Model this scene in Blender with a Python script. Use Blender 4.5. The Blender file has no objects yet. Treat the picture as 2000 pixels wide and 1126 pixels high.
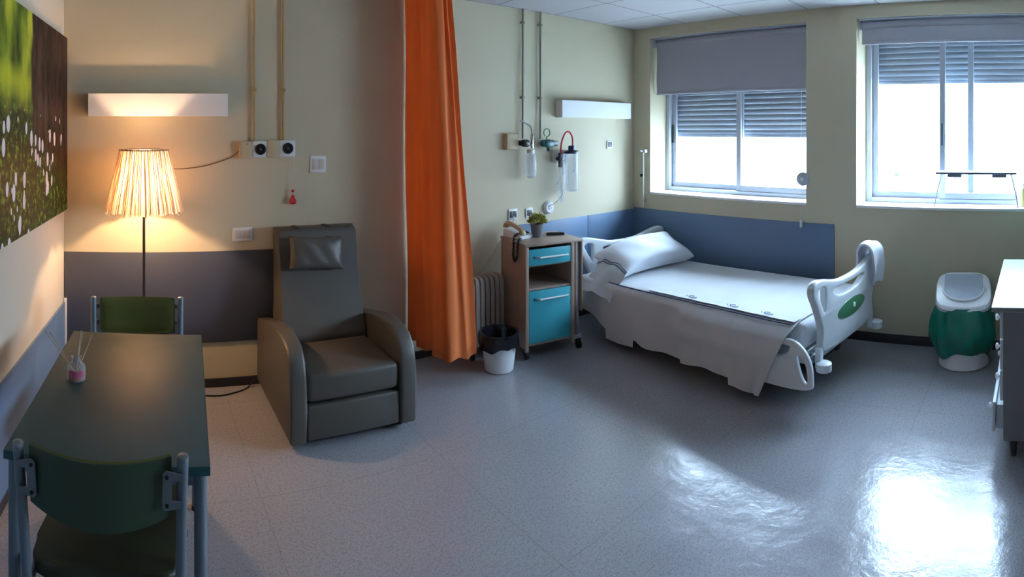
import bpy, bmesh, math, random
from mathutils import Vector, Matrix
random.seed(7)
PI = math.pi
scene = bpy.context.scene
COL = scene.collection

# ------------------------------------------------------------ camera, sky, light, exposure
CAM_H = 1.62
cd = bpy.data.cameras.new('camera')
cd.type = 'PANO'                               # the photograph is a phone panorama: a cylinder, verticals straight
cd.panorama_type = 'CENTRAL_CYLINDRICAL'
FPX = 1120.5
cd.central_cylindrical_range_u_min = -1000.0 / FPX
cd.central_cylindrical_range_u_max = 1000.0 / FPX
cd.central_cylindrical_range_v_min = -(1126 - 256.08) / FPX
cd.central_cylindrical_range_v_max = 256.08 / FPX
cd.central_cylindrical_radius = 1.0
cd.clip_start = 0.02
cam = bpy.data.objects.new('camera', cd)
COL.objects.link(cam)
cam.location = (0, 0, CAM_H)
cam.rotation_euler = (PI / 2, 0, -(1000 - 265.45) / FPX)
scene.camera = cam

w = bpy.data.worlds.new('world'); scene.world = w; w.use_nodes = True
wt = w.node_tree; wt.nodes.clear()
wo = wt.nodes.new('ShaderNodeOutputWorld'); wb = wt.nodes.new('ShaderNodeBackground')
wc = wt.nodes.new('ShaderNodeTexCoord'); wsep = wt.nodes.new('ShaderNodeSeparateXYZ')
wr = wt.nodes.new('ShaderNodeValToRGB')
wt.links.new(wc.outputs['Generated'], wsep.inputs[0]); wt.links.new(wsep.outputs['Z'], wr.inputs[0])
wr.color_ramp.elements[0].position = 0.0; wr.color_ramp.elements[0].color = (0.32, 0.39, 0.48, 1)
wr.color_ramp.elements[1].position = 0.5; wr.color_ramp.elements[1].color = (0.60, 0.81, 1.06, 1)
wt.links.new(wr.outputs[0], wb.inputs['Color']); wt.links.new(wb.outputs[0], wo.inputs[0])
wb.inputs['Strength'].default_value = 40.0

def portal(x, y0, y1, z0, z1):
    l = bpy.data.lights.new('window_portal', 'AREA'); l.shape = 'RECTANGLE'
    l.size = z1 - z0; l.size_y = y1 - y0; l.cycles.is_portal = True
    o = bpy.data.objects.new('window_portal', l); COL.objects.link(o)
    o.location = (x, (y0 + y1) / 2, (z0 + z1) / 2)
    o.rotation_euler = (0, PI / 2, 0)          # area lights shine along -Z: into the room (-X)
portal(4.72, 1.80, 3.42, 1.0, 2.5)
portal(4.72, -0.22, 1.40, 1.0, 2.5)

scene.view_settings.view_transform = 'Standard'
scene.view_settings.look = 'None'
scene.view_settings.gamma = 1.0
scene.view_settings.use_curve_mapping = False
scene.view_settings.exposure = 0.35
scene.cycles.max_bounces = 10
scene.cycles.diffuse_bounces = 6
scene.cycles.transparent_max_bounces = 24
scene.cycles.sample_clamp_indirect = 20.0
scene.cycles.use_denoising = True

# ------------------------------------------------------------ materials (all node based)
def nodes_of(name):
    m = bpy.data.materials.new(name); m.use_nodes = True
    nt = m.node_tree
    return m, nt, nt.nodes['Principled BSDF'], nt.nodes['Material Output']

def mix_rgb(nt, fac, a, b, blend='MIX'):
    n = nt.nodes.new('ShaderNodeMix'); n.data_type = 'RGBA'; n.blend_type = blend
    for sock, v in ((n.inputs[0], fac), (n.inputs[6], a), (n.inputs[7], b)):
        if isinstance(v, (int, float)): sock.default_value = v
        elif isinstance(v, (tuple, list)): sock.default_value = (*v[:3], 1)
        else: nt.links.new(v, sock)
    return n.outputs[2]

def math_n(nt, op, a, b=None, c=None, clamp=False):
    n = nt.nodes.new('ShaderNodeMath'); n.operation = op; n.use_clamp = clamp
    for i, v in enumerate((a, b, c)):
        if v is None: continue
        if isinstance(v, (int, float)): n.inputs[i].default_value = v
        else: nt.links.new(v, n.inputs[i])
    return n.outputs[0]

def noise(nt, scale, detail=3, rough=0.55, vec=None, mapping=None):
    n = nt.nodes.new('ShaderNodeTexNoise')
    n.inputs['Scale'].default_value = scale; n.inputs['Detail'].default_value = detail
    n.inputs['Roughness'].default_value = rough
    if vec is None:
        tc = nt.nodes.new('ShaderNodeTexCoord'); vec = tc.outputs['Object']
    if mapping:
        mp = nt.nodes.new('ShaderNodeMapping'); mp.inputs['Scale'].default_value = mapping
        nt.links.new(vec, mp.inputs[0]); vec = mp.outputs[0]
    nt.links.new(vec, n.inputs['Vector'])
    return n.outputs[0]

def bump(nt, bsdf, height, strength=0.2, dist=0.01):
    b = nt.nodes.new('ShaderNodeBump'); b.inputs['Strength'].default_value = strength
    b.inputs['Distance'].default_value = dist
    nt.links.new(height, b.inputs['Height']); nt.links.new(b.outputs[0], bsdf.inputs['Normal'])

def mat(name, col, rough=0.5, metal=0.0, var=0.06, scale=12, bmp=0.0, bscale=60, coat=0.0, spec=0.5):
    m, nt, b, out = nodes_of(name)
    f = noise(nt, scale)
    dark = tuple(c * (1 - var * 2) for c in col); lite = tuple(min(1, c * (1 + var * 2)) for c in col)
    nt.links.new(mix_rgb(nt, f, dark, lite), b.inputs['Base Color'])
    b.inputs['Roughness'].default_value = rough; b.inputs['Metallic'].default_value = metal
    b.inputs['Specular IOR Level'].default_value = spec
    if coat: b.inputs['Coat Weight'].default_value = coat
    if bmp: bump(nt, b, noise(nt, bscale, 4), bmp, 0.004)
    return m

M = {}
M['wall'] = mat('cream_wall_paint', (0.58, 0.525, 0.375), 0.62, var=0.02, scale=2.5, bmp=0.10, bscale=120)
M['wall_left'] = mat('pale_wall_paint', (0.62, 0.57, 0.47), 0.6, var=0.02, scale=2.5, bmp=0.10, bscale=120)
M['wall_dark'] = mat('darkened_rear_wall', (0.16, 0.11, 0.07), 0.6, var=0.06, scale=3)  # unseen rear wall, dark tone invented to cut the bounced light
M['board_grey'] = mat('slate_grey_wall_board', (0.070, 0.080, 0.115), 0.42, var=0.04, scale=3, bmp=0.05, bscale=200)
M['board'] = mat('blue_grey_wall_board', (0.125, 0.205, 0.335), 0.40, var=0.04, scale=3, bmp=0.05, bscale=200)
M['skirting'] = mat('black_skirting_vinyl', (0.02, 0.02, 0.026), 0.45)
M['white_plastic'] = mat('white_plastic', (0.74, 0.76, 0.78), 0.35, var=0.015)
M['off_white'] = mat('off_white_plastic', (0.60, 0.58, 0.52), 0.4, var=0.03)
M['beige_plastic'] = mat('beige_plastic', (0.50, 0.41, 0.26), 0.45, var=0.03)
M['black_plastic'] = mat('black_plastic', (0.012, 0.012, 0.014), 0.35)
M['dark_grey'] = mat('dark_grey_plastic', (0.05, 0.055, 0.065), 0.4)
M['white_metal'] = mat('white_lacquered_metal', (0.78, 0.79, 0.80), 0.35, var=0.01)
M['alu'] = mat('window_aluminium', (0.46, 0.50, 0.58), 0.38, metal=0.25, var=0.02)
M['sill'] = mat('white_sill', (0.80, 0.80, 0.76), 0.35, var=0.02)
M['chrome'] = mat('brushed_chrome', (0.62, 0.64, 0.67), 0.22, metal=1.0, var=0.02)
M['tube'] = mat('grey_blue_painted_tube', (0.17, 0.21, 0.25), 0.35, metal=0.3, var=0.04)
M['olive'] = mat('olive_green_vinyl', (0.085, 0.095, 0.018), 0.42, var=0.08, scale=8, bmp=0.15, bscale=90)
M['chair_shell'] = mat('dark_green_back_shell', (0.032, 0.062, 0.034), 0.5, var=0.05)
M['seat_dark'] = mat('dark_olive_seat_vinyl', (0.034, 0.036, 0.016), 0.45, var=0.08, bmp=0.15, bscale=90)
M['table_edge'] = mat('teal_table_edge', (0.018, 0.085, 0.10), 0.45)
M['leather'] = mat('taupe_leatherette', (0.092, 0.084, 0.072), 0.42, var=0.05, scale=5, bmp=0.22, bscale=150)
M['leather_dark'] = mat('dark_recliner_base', (0.03, 0.028, 0.027), 0.6)
M['pipe'] = mat('ochre_painted_pipe', (0.44, 0.31, 0.13), 0.4, var=0.05)
M['pipe_grey'] = mat('olive_grey_painted_pipe', (0.26, 0.25, 0.20), 0.4, var=0.05)
M['orange_light'] = None
M['wood'] = None
M['turq'] = mat('turquoise_laminate', (0.055, 0.40, 0.50), 0.32, var=0.03)
M['heater'] = mat('cream_heater_enamel', (0.36, 0.33, 0.29), 0.38, var=0.03)
M['bed_plastic'] = mat('pale_grey_bed_plastic', (0.66, 0.70, 0.73), 0.32, var=0.015)
M['green_logo'] = mat('green_oval_plastic', (0.05, 0.20, 0.10), 0.35)
M['mattress'] = mat('white_fitted_sheet', (0.74, 0.78, 0.84), 0.8, var=0.02, bmp=0.25, bscale=14)
M['steel_dark'] = mat('dark_steel', (0.06, 0.065, 0.075), 0.4, metal=0.6)
M['rubber'] = mat('black_rubber', (0.01, 0.01, 0.011), 0.6)
M['bag_black'] = mat('black_bin_liner', (0.008, 0.008, 0.012), 0.22, bmp=0.5, bscale=22)
M['bag_green'] = mat('green_bin_liner', (0.004, 0.17, 0.105), 0.24, var=0.15, scale=9, bmp=0.6, bscale=16)
M['pot'] = mat('grey_pot', (0.15, 0.16, 0.18), 0.6)
M['leaf'] = mat('yellow_green_leaves', (0.38, 0.36, 0.07), 0.5, var=0.3, scale=60)
M['red'] = mat('red_plastic', (0.55, 0.02, 0.04), 0.35)
M['green_dark'] = mat('dark_green_valve', (0.01, 0.09, 0.10), 0.35)
M['green_ring'] = mat('green_hose', (0.05, 0.28, 0.12), 0.35)
M['chest_side'] = mat('grey_chest_side', (0.20, 0.21, 0.23), 0.5, var=0.03)
M['chest_top'] = mat('pale_green_laminate', (0.42, 0.74, 0.64), 0.3, var=0.01)
M['chest_front'] = mat('white_drawer_front', (0.55, 0.60, 0.66), 0.35, var=0.01)
M['tray'] = mat('slate_tray_top', (0.16, 0.20, 0.28), 0.35)
M['yellow'] = mat('pale_yellow_plastic', (0.62, 0.60, 0.22), 0.45)
M['pole'] = mat('dark_bronze_pole', (0.07, 0.055, 0.045), 0.35, metal=0.7)
M['cable'] = mat('brown_cable', (0.16, 0.10, 0.06), 0.5)
M['marker'] = mat('navy_print_and_shadow_line', (0.05, 0.07, 0.15), 0.8)  # printed marks and stripes, also the painted shadow line on the sheet
M['asphalt'] = mat('pale_concrete_ground', (0.50, 0.50, 0.48), 0.8, var=0.05, scale=0.4)
M['line'] = mat('grey_kerb_stone', (0.22, 0.22, 0.21), 0.8)
M['shutter'] = mat('grey_roller_shutter', (0.29, 0.32, 0.37), 0.5, var=0.03)
M['pink'] = mat('pink_label', (0.45, 0.10, 0.20), 0.5)

def floor_mat():
    m, nt, b, out = nodes_of('speckled_grey_vinyl_floor')
    tc = nt.nodes.new('ShaderNodeTexCoord'); V = tc.outputs['Object']
    base = mix_rgb(nt, noise(nt, 1.6, 3, 0.5, V), (0.285, 0.285, 0.315), (0.335, 0.33, 0.36))
    sp = nt.nodes.new('ShaderNodeValToRGB'); nt.links.new(noise(nt, 230, 2, 0.6, V), sp.inputs[0])
    sp.color_ramp.elements[0].position = 0.36; sp.color_ramp.elements[0].color = (0.62, 0.62, 0.62, 1)
    sp.color_ramp.elements[1].position = 0.62; sp.color_ramp.elements[1].color = (1.2, 1.2, 1.2, 1)
    c = mix_rgb(nt, 0.8, base, sp.outputs[0], 'MULTIPLY')
    sp2 = nt.nodes.new('ShaderNodeValToRGB'); nt.links.new(noise(nt, 75, 2, 0.6, V), sp2.inputs[0])
    sp2.color_ramp.elements[0].position = 0.3; sp2.color_ramp.elements[0].color = (0.7, 0.7, 0.72, 1)
    sp2.color_ramp.elements[1].position = 0.55; sp2.color_ramp.elements[1].color = (1.05, 1.05, 1.05, 1)
    c = mix_rgb(nt, 0.6, c, sp2.outputs[0], 'MULTIPLY')
    br = nt.nodes.new('ShaderNodeTexBrick'); mp = nt.nodes.new('ShaderNodeMapping')
    mp.inputs['Location'].default_value = (0.35, 0.22, 0)
    nt.links.new(V, mp.inputs[0]); nt.links.new(mp.outputs[0], br.inputs['Vector'])
    br.offset = 0; br.inputs['Scale'].default_value = 1
    br.inputs['Brick Width'].default_value = 0.9; br.inputs['Row Height'].default_value = 0.9
    br.inputs['Mortar Size'].default_value = 0.002; br.inputs['Mortar Smooth'].default_value = 0.5
    c = mix_rgb(nt, math_n(nt, 'MULTIPLY', br.outputs['Fac'], 0.35), c, (0.08, 0.08, 0.09))
    nt.links.new(c, b.inputs['Base Color'])
    r = math_n(nt, 'MULTIPLY_ADD', noise(nt, 5, 4, 0.6, V), 0.22, 0.10)
    nt.links.new(r, b.inputs['Roughness'])
    b.inputs['Specular IOR Level'].default_value = 0.54
    h = math_n(nt, 'ADD', math_n(nt, 'MULTIPLY', noise(nt, 6, 5, 0.6, V), 1.0),
               math_n(nt, 'MULTIPLY', noise(nt, 120, 2, 0.5, V), 0.05))
    bump(nt, b, h, 0.32, 0.012)
    return m
M['floor'] = floor_mat()

def ceiling_mat():
    m, nt, b, out = nodes_of('suspended_ceiling_tiles')
    tc = nt.nodes.new('ShaderNodeTexCoord'); mp = nt.nodes.new('ShaderNodeMapping')
    mp.inputs['Location'].default_value = (-0.22, 0.0, 0)
    nt.links.new(tc.outputs['Object'], mp.inputs[0])
    br = nt.nodes.new('ShaderNodeTexBrick'); nt.links.new(mp.outputs[0], br.inputs['Vector'])
    br.offset = 0; br.inputs['Scale'].default_value = 1
    br.inputs['Brick Width'].default_value = 0.6; br.inputs['Row Height'].default_value = 0.6
    br.inputs['Mortar Size'].default_value = 0.006; br.inputs['Mortar Smooth'].default_value = 0.0
    br.inputs['Color1'].default_value = (0.43, 0.42, 0.44, 1); br.inputs['Color2'].default_value = (0.46, 0.45, 0.47, 1)
    br.inputs['Mortar'].default_value = (0.18, 0.18, 0.20, 1)
    nt.links.new(br.outputs['Color'], b.inputs['Base Color'])
    b.inputs['Roughness'].default_value = 0.85
    bump(nt, b, noise(nt, 90, 3), 0.15, 0.003)
    return m
M['ceiling'] = ceiling_mat()

def wood_mat():
    m, nt, b, out = nodes_of('pale_beech_laminate')
    g = noise(nt, 6, 5, 0.6, None, (9, 9, 0.7))
    nt.links.new(mix_rgb(nt, g, (0.30, 0.215, 0.165), (0.42, 0.32, 0.255)), b.inputs['Base Color'])
    b.inputs['Roughness'].default_value = 0.42
    return m
M['wood'] = wood_mat()

def curtain_mat():
    m, nt, b, out = nodes_of('orange_curtain_cloth')
    wv = noise(nt, 4, 3, 0.5, None, (1, 1, 0.25))
    c = mix_rgb(nt, wv, (0.80, 0.23, 0.060), (0.92, 0.33, 0.10))
    nt.links.new(c, b.inputs['Base Color']); b.inputs['Roughness'].default_value = 0.75
    tr = nt.nodes.new('ShaderNodeBsdfTranslucent'); tr.inputs[0].default_value = (0.97, 0.32, 0.07, 1)
    mx = nt.nodes.new('ShaderNodeMixShader'); mx.inputs[0].default_value = 0.42
    nt.links.new(b.outputs[0], mx.inputs[1]); nt.links.new(tr.outputs[0], mx.inputs[2])
    nt.links.new(mx.outputs[0], out.inputs[0])
    return m
M['curtain'] = curtain_mat()

def translucent(name, col, tcol, fac, rough=0.8, nscale=40, ncol=None, mapping=None):
    m, nt, b, out = nodes_of(name)
    f = noise(nt, nscale, 3, 0.6, None, mapping)
    nt.links.new(mix_rgb(nt, f, tuple(c * 0.85 for c in col), col), b.inputs['Base Color'])
    b.inputs['Roughness'].default_value = rough
    tr = nt.nodes.new('ShaderNodeBsdfTranslucent')
    nt.links.new(mix_rgb(nt, f, ncol or tuple(c * 0.8 for c in tcol), tcol), tr.inputs[0])
    mx = nt.nodes.new('ShaderNodeMixShader'); mx.inputs[0].default_value = fac
    nt.links.new(b.outputs[0], mx.inputs[1]); nt.links.new(tr.outputs[0], mx.inputs[2])
    nt.links.new(mx.outputs[0], out.inputs[0])
    return m
M['blind'] = translucent('grey_blind_fabric', (0.56, 0.55, 0.60), (0.48, 0.48, 0.54), 0.32, 0.85, 160)
M['shade'] = translucent('cream_string_shade', (0.80, 0.74, 0.64), (0.84, 0.70, 0.52), 0.45, 0.8, 30, (0.48, 0.30, 0.18), (22, 22, 0.6))
M['strings'] = translucent('cream_shade_strings', (0.80, 0.72, 0.62), (0.84, 0.70, 0.56), 0.45, 0.8, 30, (0.5, 0.32, 0.22))
M['sheet'] = translucent('white_cotton_sheet', (0.70, 0.72, 0.76), (0.7, 0.72, 0.76), 0.12, 0.85, 5)
M['towel'] = translucent('white_folded_cloth', (0.72, 0.74, 0.80), (0.7, 0.72, 0.78), 0.1, 0.9, 30)

def clear_mat(name, tint, alpha, gloss=0.12, rough=0.05):
    # clear sheet: mostly straight-through light with a fresnel highlight
    m, nt, b, out = nodes_of(name)
    nt.nodes.remove(b)
    t = nt.nodes.new('ShaderNodeBsdfTransparent')
    nt.links.new(mix_rgb(nt, noise(nt, 3), tint, tuple(min(1, c * 1.01) for c in tint)), t.inputs[0])
    d = nt.nodes.new('ShaderNodeBsdfPrincipled'); d.inputs['Base Color'].default_value = (0.8, 0.85, 0.92, 1)
    d.inputs['Roughness'].default_value = rough
    lw = nt.nodes.new('ShaderNodeLayerWeight'); lw.inputs[0].default_value = 0.3
    f = math_n(nt, 'MULTIPLY_ADD', lw.outputs['Facing'], gloss, alpha, True)
    mx = nt.nodes.new('ShaderNodeMixShader')
    nt.links.new(f, mx.inputs[0]); nt.links.new(t.outputs[0], mx.inputs[1]); nt.links.new(d.outputs[0], mx.inputs[2])
    nt.links.new(mx.outputs[0], out.inputs[0])
    return m
M['glass'] = clear_mat('window_glass', (0.97, 0.985, 0.99), 0.015, 0.05)
M['clear'] = clear_mat('clear_plastic_bottle', (0.90, 0.93, 0.97), 0.25, 0.55)
M['bag'] = clear_mat('clear_plastic_bag', (0.93, 0.95, 0.98), 0.18, 0.35, 0.25)
M['jar'] = clear_mat('clear_glass_jar', (0.85, 0.80, 0.80), 0.12, 0.5)

def table_mat():
    m, nt, b, out = nodes_of('dark_teal_table_top')
    nt.links.new(mix_rgb(nt, noise(nt, 30, 5), (0.045, 0.085, 0.088), (0.058, 0.10, 0.10)), b.inputs['Base Color'])
    nt.links.new(math_n(nt, 'MULTIPLY_ADD', noise(nt, 12), 0.1, 0.40), b.inputs['Roughness'])
    bump(nt, b, noise(nt, 180, 3), 0.12, 0.003)
    return m
M['table_top'] = table_mat()

def painting_mat():
    # u: distance along the wall from the room corner, v: height from the lower edge (object space, metres)
    m, nt, b, out = nodes_of('woodland_flower_photo_print')
    tc = nt.nodes.new('ShaderNodeTexCoord'); sp = nt.nodes.new('ShaderNodeSeparateXYZ')
    V = tc.outputs['Object']; nt.links.new(V, sp.inputs[0])
    U = math_n(nt, 'MULTIPLY', sp.outputs['Y'], -1.0); H = sp.outputs['Z']
    def step(x, a, s=0.05): return math_n(nt, 'MULTIPLY_ADD', math_n(nt, 'SUBTRACT', x, a), 1.0 / s, 0.5, True)
    fol = nt.nodes.new('ShaderNodeValToRGB'); nt.links.new(noise(nt, 5, 3, 0.5, V, (1, 1.3, 0.6)), fol.inputs[0])
    e = fol.color_ramp.elements
    e[0].position = 0.32; e[0].color = (0.02, 0.05, 0.008, 1); e[1].position = 0.66; e[1].color = (0.62, 0.62, 0.05, 1)
    e.new(0.48).color = (0.20, 0.28, 0.02, 1)
    grass = nt.nodes.new('ShaderNodeValToRGB'); nt.links.new(noise(nt, 28, 4, 0.65, V), grass.inputs[0])
    e = grass.color_ramp.elements
    e[0].position = 0.40; e[0].color = (0.006, 0.016, 0.006, 1); e[1].position = 0.72; e[1].color = (0.24, 0.42, 0.05, 1)
    e.new(0.54).color = (0.012, 0.05, 0.014, 1)
    n1 = noise(nt, 4, 3, 0.5, V)
    band = math_n(nt, 'MULTIPLY', step(H, 0.66, 0.08), math_n(nt, 'SUBTRACT', 1.0, step(H, 0.76, 0.08)))
    c = mix_rgb(nt, step(math_n(nt, 'MULTIPLY_ADD', n1, 0.2, H), 0.72, 0.12), grass.outputs[0], fol.outputs[0])
    c = mix_rgb(nt, math_n(nt, 'MULTIPLY', band, 0.75), c, (0.50, 0.52, 0.03))
    bark = nt.nodes.new('ShaderNodeValToRGB'); nt.links.new(noise(nt, 18, 5, 0.7, V, (1, 1, 0.3)), bark.inputs[0])
    e = bark.color_ramp.elements
    e[0].position = 0.42; e[0].color = (0.007, 0.004, 0.004, 1); e[1].position = 0.80; e[1].color = (0.13, 0.065, 0.05, 1)
    wob = math_n(nt, 'MULTIPLY', math_n(nt, 'SUBTRACT', noise(nt, 3, 3, 0.5, V), 0.5), 0.18)
    tr = math_n(nt, 'SUBTRACT', 1.0, step(math_n(nt, 'ADD', U, wob), 0.80, 0.03))
    low = step(math_n(nt, 'ADD', H, math_n(nt, 'MULTIPLY', U, -0.30)), 0.18, 0.20)
    c = mix_rgb(nt, math_n(nt, 'MULTIPLY', tr, low), c, bark.outputs[0])
    vo = nt.nodes.new('ShaderNodeTexVoronoi'); mp = nt.nodes.new('ShaderNodeMapping')
    mp.inputs['Scale'].default_value = (1, 16, 9); mp.inputs['Rotation'].default_value = (0.12, 0, 0)
    nt.links.new(V, mp.inputs[0]); nt.links.new(mp.outputs[0], vo.inputs['Vector']); vo.inputs['Scale'].default_value = 1.0
    fl = math_n(nt, 'LESS_THAN', vo.outputs['Distance'], 0.36)
    rnd = nt.nodes.new('ShaderNodeSeparateColor'); nt.links.new(vo.outputs['Color'], rnd.inputs[0])
    fl = math_n(nt, 'MULTIPLY', fl, math_n(nt, 'GREATER_THAN', rnd.outputs[0], 0.20))
    area = math_n(nt, 'MULTIPLY', math_n(nt, 'SUBTRACT', 1.0, step(H, 0.56, 0.03)), step(math_n(nt, 'ADD', U, math_n(nt, 'MULTIPLY', H, 0.9)), 0.55, 0.05))
    c = mix_rgb(nt, math_n(nt, 'MULTIPLY', fl, area), c, (0.72, 0.70, 0.76))
    nt.links.new(c, b.inputs['Base Color']); b.inputs['Roughness'].default_value = 0.5; b.inputs['Specular IOR Level'].default_value = 0.15
    return m
M['painting'] = painting_mat()

# ------------------------------------------------------------ mesh helpers
def nb(): return bmesh.new()

def add_box(bm, x0, x1, y0, y1, z0, z1, bev=0.0, seg=2):
    vs = [bm.verts.new(p) for p in ((x0,y0,z0),(x1,y0,z0),(x1,y1,z0),(x0,y1,z0),(x0,y0,z1),(x1,y0,z1),(x1,y1,z1),(x0,y1,z1))]
    fs = [bm.faces.new([vs[i] for i in f]) for f in ((3,2,1,0),(4,5,6,7),(0,1,5,4),(1,2,6,5),(2,3,7,6),(3,0,4,7))]
    if bev > 0:
        es = {e for f in fs for e in f.edges}
        bmesh.ops.bevel(bm, geom=list(es), offset=bev, segments=seg, profile=0.5, affect='EDGES')

def frames(pts):
    out = []
    n = len(pts); prev = None
    for i in range(n):
        t = (pts[min(i+1, n-1)] - pts[max(i-1, 0)]).normalized()
        if prev is None:
            a = Vector((0,0,1)) if abs(t.z) < 0.9 else Vector((1,0,0))
            s = t.cross(a).normalized()
        else:
            s = (prev - t * prev.dot(t)).normalized()
        prev = s
        out.append((s, t.cross(s).normalized()))
    return out

def smooth_path(pts, k=6):
    pts = [Vector(p) for p in pts]
    if len(pts) < 3: return pts
    P = [pts[0]*2-pts[1]] + pts + [pts[-1]*2-pts[-2]]
    out = []
    for i in range(1, len(P)-2):
        for j in range(k):
            t = j / k
            a, b, c, d = P[i-1], P[i], P[i+1], P[i+2]
            out.append(0.5*((2*b) + (c-a)*t + (2*a-5*b+4*c-d)*t*t + (3*b-a-3*c+d)*t**3))
    out.append(pts[-1]); return out

def add_tube(bm, pts, r, n=10, smooth=True, caps=True, k=6):
    P = smooth_path(pts, k) if smooth else [Vector(p) for p in pts]
    fr = frames(P); rings = []
    for i, p in enumerate(P):
        rr = r[min(i, len(r)-1)] if isinstance(r, (list, tuple)) else r
        rings.append([bm.verts.new(p + (fr[i][0]*math.cos(2*PI*j/n) + fr[i][1]*math.sin(2*PI*j/n))*rr) for j in range(n)])
    for a, b in zip(rings, rings[1:]):
        for j in range(n): bm.faces.new((a[j], a[(j+1)%n], b[(j+1)%n], b[j]))
    if caps:
        bm.faces.new(rings[0][::-1]); bm.faces.new(rings[-1])

def add_lathe(bm, prof, c=(0,0,0), n=32, axis='z', cap=(True, True)):
    rings = []
    for r, h in prof:
        ring = []
        for j in range(n):
            a = 2*PI*j/n; u, v = r*math.cos(a), r*math.sin(a)
            p = {'z': (u, v, h), 'x': (h, u, v), 'y': (v, h, u)}[axis]
            ring.append(bm.verts.new((p[0]+c[0], p[1]+c[1], p[2]+c[2])))
        rings.append(ring)
    for a, b in zip(rings, rings[1:]):
        for j in range(n): bm.faces.new((a[j], a[(j+1)%n], b[(j+1)%n], b[j]))
    if cap[0]: bm.faces.new(rings[0][::-1])
    if cap[1]: bm.faces.new(rings[-1])

def add_prism(bm, outline, lo, hi, plane='yz', bev=0.0):
    """closed outline (list of 2D points) in PLANE, extruded along the third axis from lo to hi"""
    def P(a, b, t): return {'yz': (t, a, b), 'xz': (a, t, b), 'xy': (a, b, t)}[plane]
    A = [bm.verts.new(P(a, b, lo)) for a, b in outline]; B = [bm.verts.new(P(a, b, hi)) for a, b in outline]
    n = len(A)
    f1 = bm.faces.new(A); f2 = bm.faces.new(B[::-1])
    for i in range(n): bm.faces.new((A[i], B[i], B[(i+1)%n], A[(i+1)%n]))
    if bev:
        bmesh.ops.bevel(bm, geom=list(set(f1.edges) | set(f2.edges)), offset=bev, segments=3, profile=0.5, affect='EDGES')

def add_sheet(bm, f, nu, nv, thick=0.0):
    g = [[bm.verts.new(f(i/nu, j/nv)) for j in range(nv+1)] for i in range(nu+1)]
    fs = [bm.faces.new((g[i][j], g[i+1][j], g[i+1][j+1], g[i][j+1])) for i in range(nu) for j in range(nv)]
    if thick:
        bm.normal_update()
        bmesh.ops.solidify(bm, geom=fs, thickness=thick)

def smooth2(pts, k=5):
    P = [(*p, 0) for p in pts]; n = len(P); out = []
    for i in range(n):
        a, b, c, d = (Vector(P[(i+q) % n]) for q in (-1, 0, 1, 2))
        for j in range(k):
            t = j / k
            v = 0.5*((2*b) + (c-a)*t + (2*a-5*b+4*c-d)*t*t + (3*b-a-3*c+d)*t**3)
            out.append((v.x, v.y))
    return out

def plate(outer, holes, thick, bev=0.004):
    """flat moulding with holes: filled 2D curve with rounded rim, returned as a bmesh in its XY plane, z centred"""
    cu = bpy.data.curves.new('tmp', 'CURVE'); cu.dimensions = '2D'; cu.fill_mode = 'BOTH'
    cu.extrude = thick/2 - bev; cu.bevel_depth = bev; cu.bevel_resolution = 2; cu.offset = -bev
    for loop in [outer] + holes:
        s = cu.splines.new('POLY'); s.points.add(len(loop)-1); s.use_cyclic_u = True
        for i, (a, b) in enumerate(loop): s.points[i].co = (a, b, 0, 1)
    o = bpy.data.objects.new('tmp', cu); COL.objects.link(o)
    dg = bpy.context.evaluated_depsgraph_get(); me = bpy.data.meshes.new_from_object(o.evaluated_get(dg))
    bm = bmesh.new(); bm.from_mesh(me)
    bmesh.ops.remove_doubles(bm, verts=bm.verts, dist=0.0002)
    bpy.data.objects.remove(o); bpy.data.curves.remove(cu); bpy.data.meshes.remove(me)
    return bm

def obj(name, bm, m, parent=None, smooth=True, angle=35, bevel=0.0, sub=0):
    if isinstance(m, str): m = M[m]
    bm.normal_update()
    bmesh.ops.recalc_face_normals(bm, faces=bm.faces)
    me = bpy.data.meshes.new(name); bm.to_mesh(me); bm.free()
    me.materials.append(m)
    o = bpy.data.objects.new(name, me); COL.objects.link(o)
    if parent is not None: o.parent = parent
    if smooth:
        me.shade_smooth() if hasattr(me, 'shade_smooth') else None
        try: me.set_sharp_from_angle(angle=math.radians(angle))
        except Exception: pass
    if bevel:
        b = o.modifiers.new('bevel', 'BEVEL'); b.width = bevel; b.segments = 2; b.limit_method = 'ANGLE'
    if sub:
        s = o.modifiers.new('sub', 'SUBSURF'); s.levels = sub; s.render_levels = sub
    return o

def tag(o, label, cat, group=None):
    o['label'] = label; o['category'] = cat
    if group: o['group'] = group
    return o

def thing(name, label, cat, loc=(0,0,0), rz=0.0, group=None):
    o = bpy.data.objects.new(name, None); COL.objects.link(o)
    o.empty_display_size = 0.05; o.location = loc; o.rotation_euler = (0, 0, rz)
    return tag(o, label, cat, group)

def struct(name, bm, m, parent=None, **k):
    o = obj(name, bm, m, parent, **k)
    if parent is None: o['kind'] = 'structure'
    return o

def struct_empty(name, loc=(0,0,0)):
    o = bpy.data.objects.new(name, None); COL.objects.link(o); o.location = loc; o['kind'] = 'structure'
    o.empty_display_size = 0.05
    return o

def copy_tree(o, parent=None):
    c = o.copy(); COL.objects.link(c)
    if parent is not None: c.parent = parent
    for ch in list(o.children): copy_tree(ch, c)
    return c

# ------------------------------------------------------------ the room
YB = 3.607      # wall behind the armchair and the bed head
XR = 4.2526     # window wall
YR = -5.0       # rear wall behind the camera
HC = 2.6
SL = 0.098      # the left wall is not quite square to the back wall
XL = -0.4545
def left_x(y): return XL - SL * (YB - y)
W1 = (1.81, 3.40); W2 = (-0.20, 1.385); WZ = (1.025, 2.50)
XO = 4.72       # outer face of window wall

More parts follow.
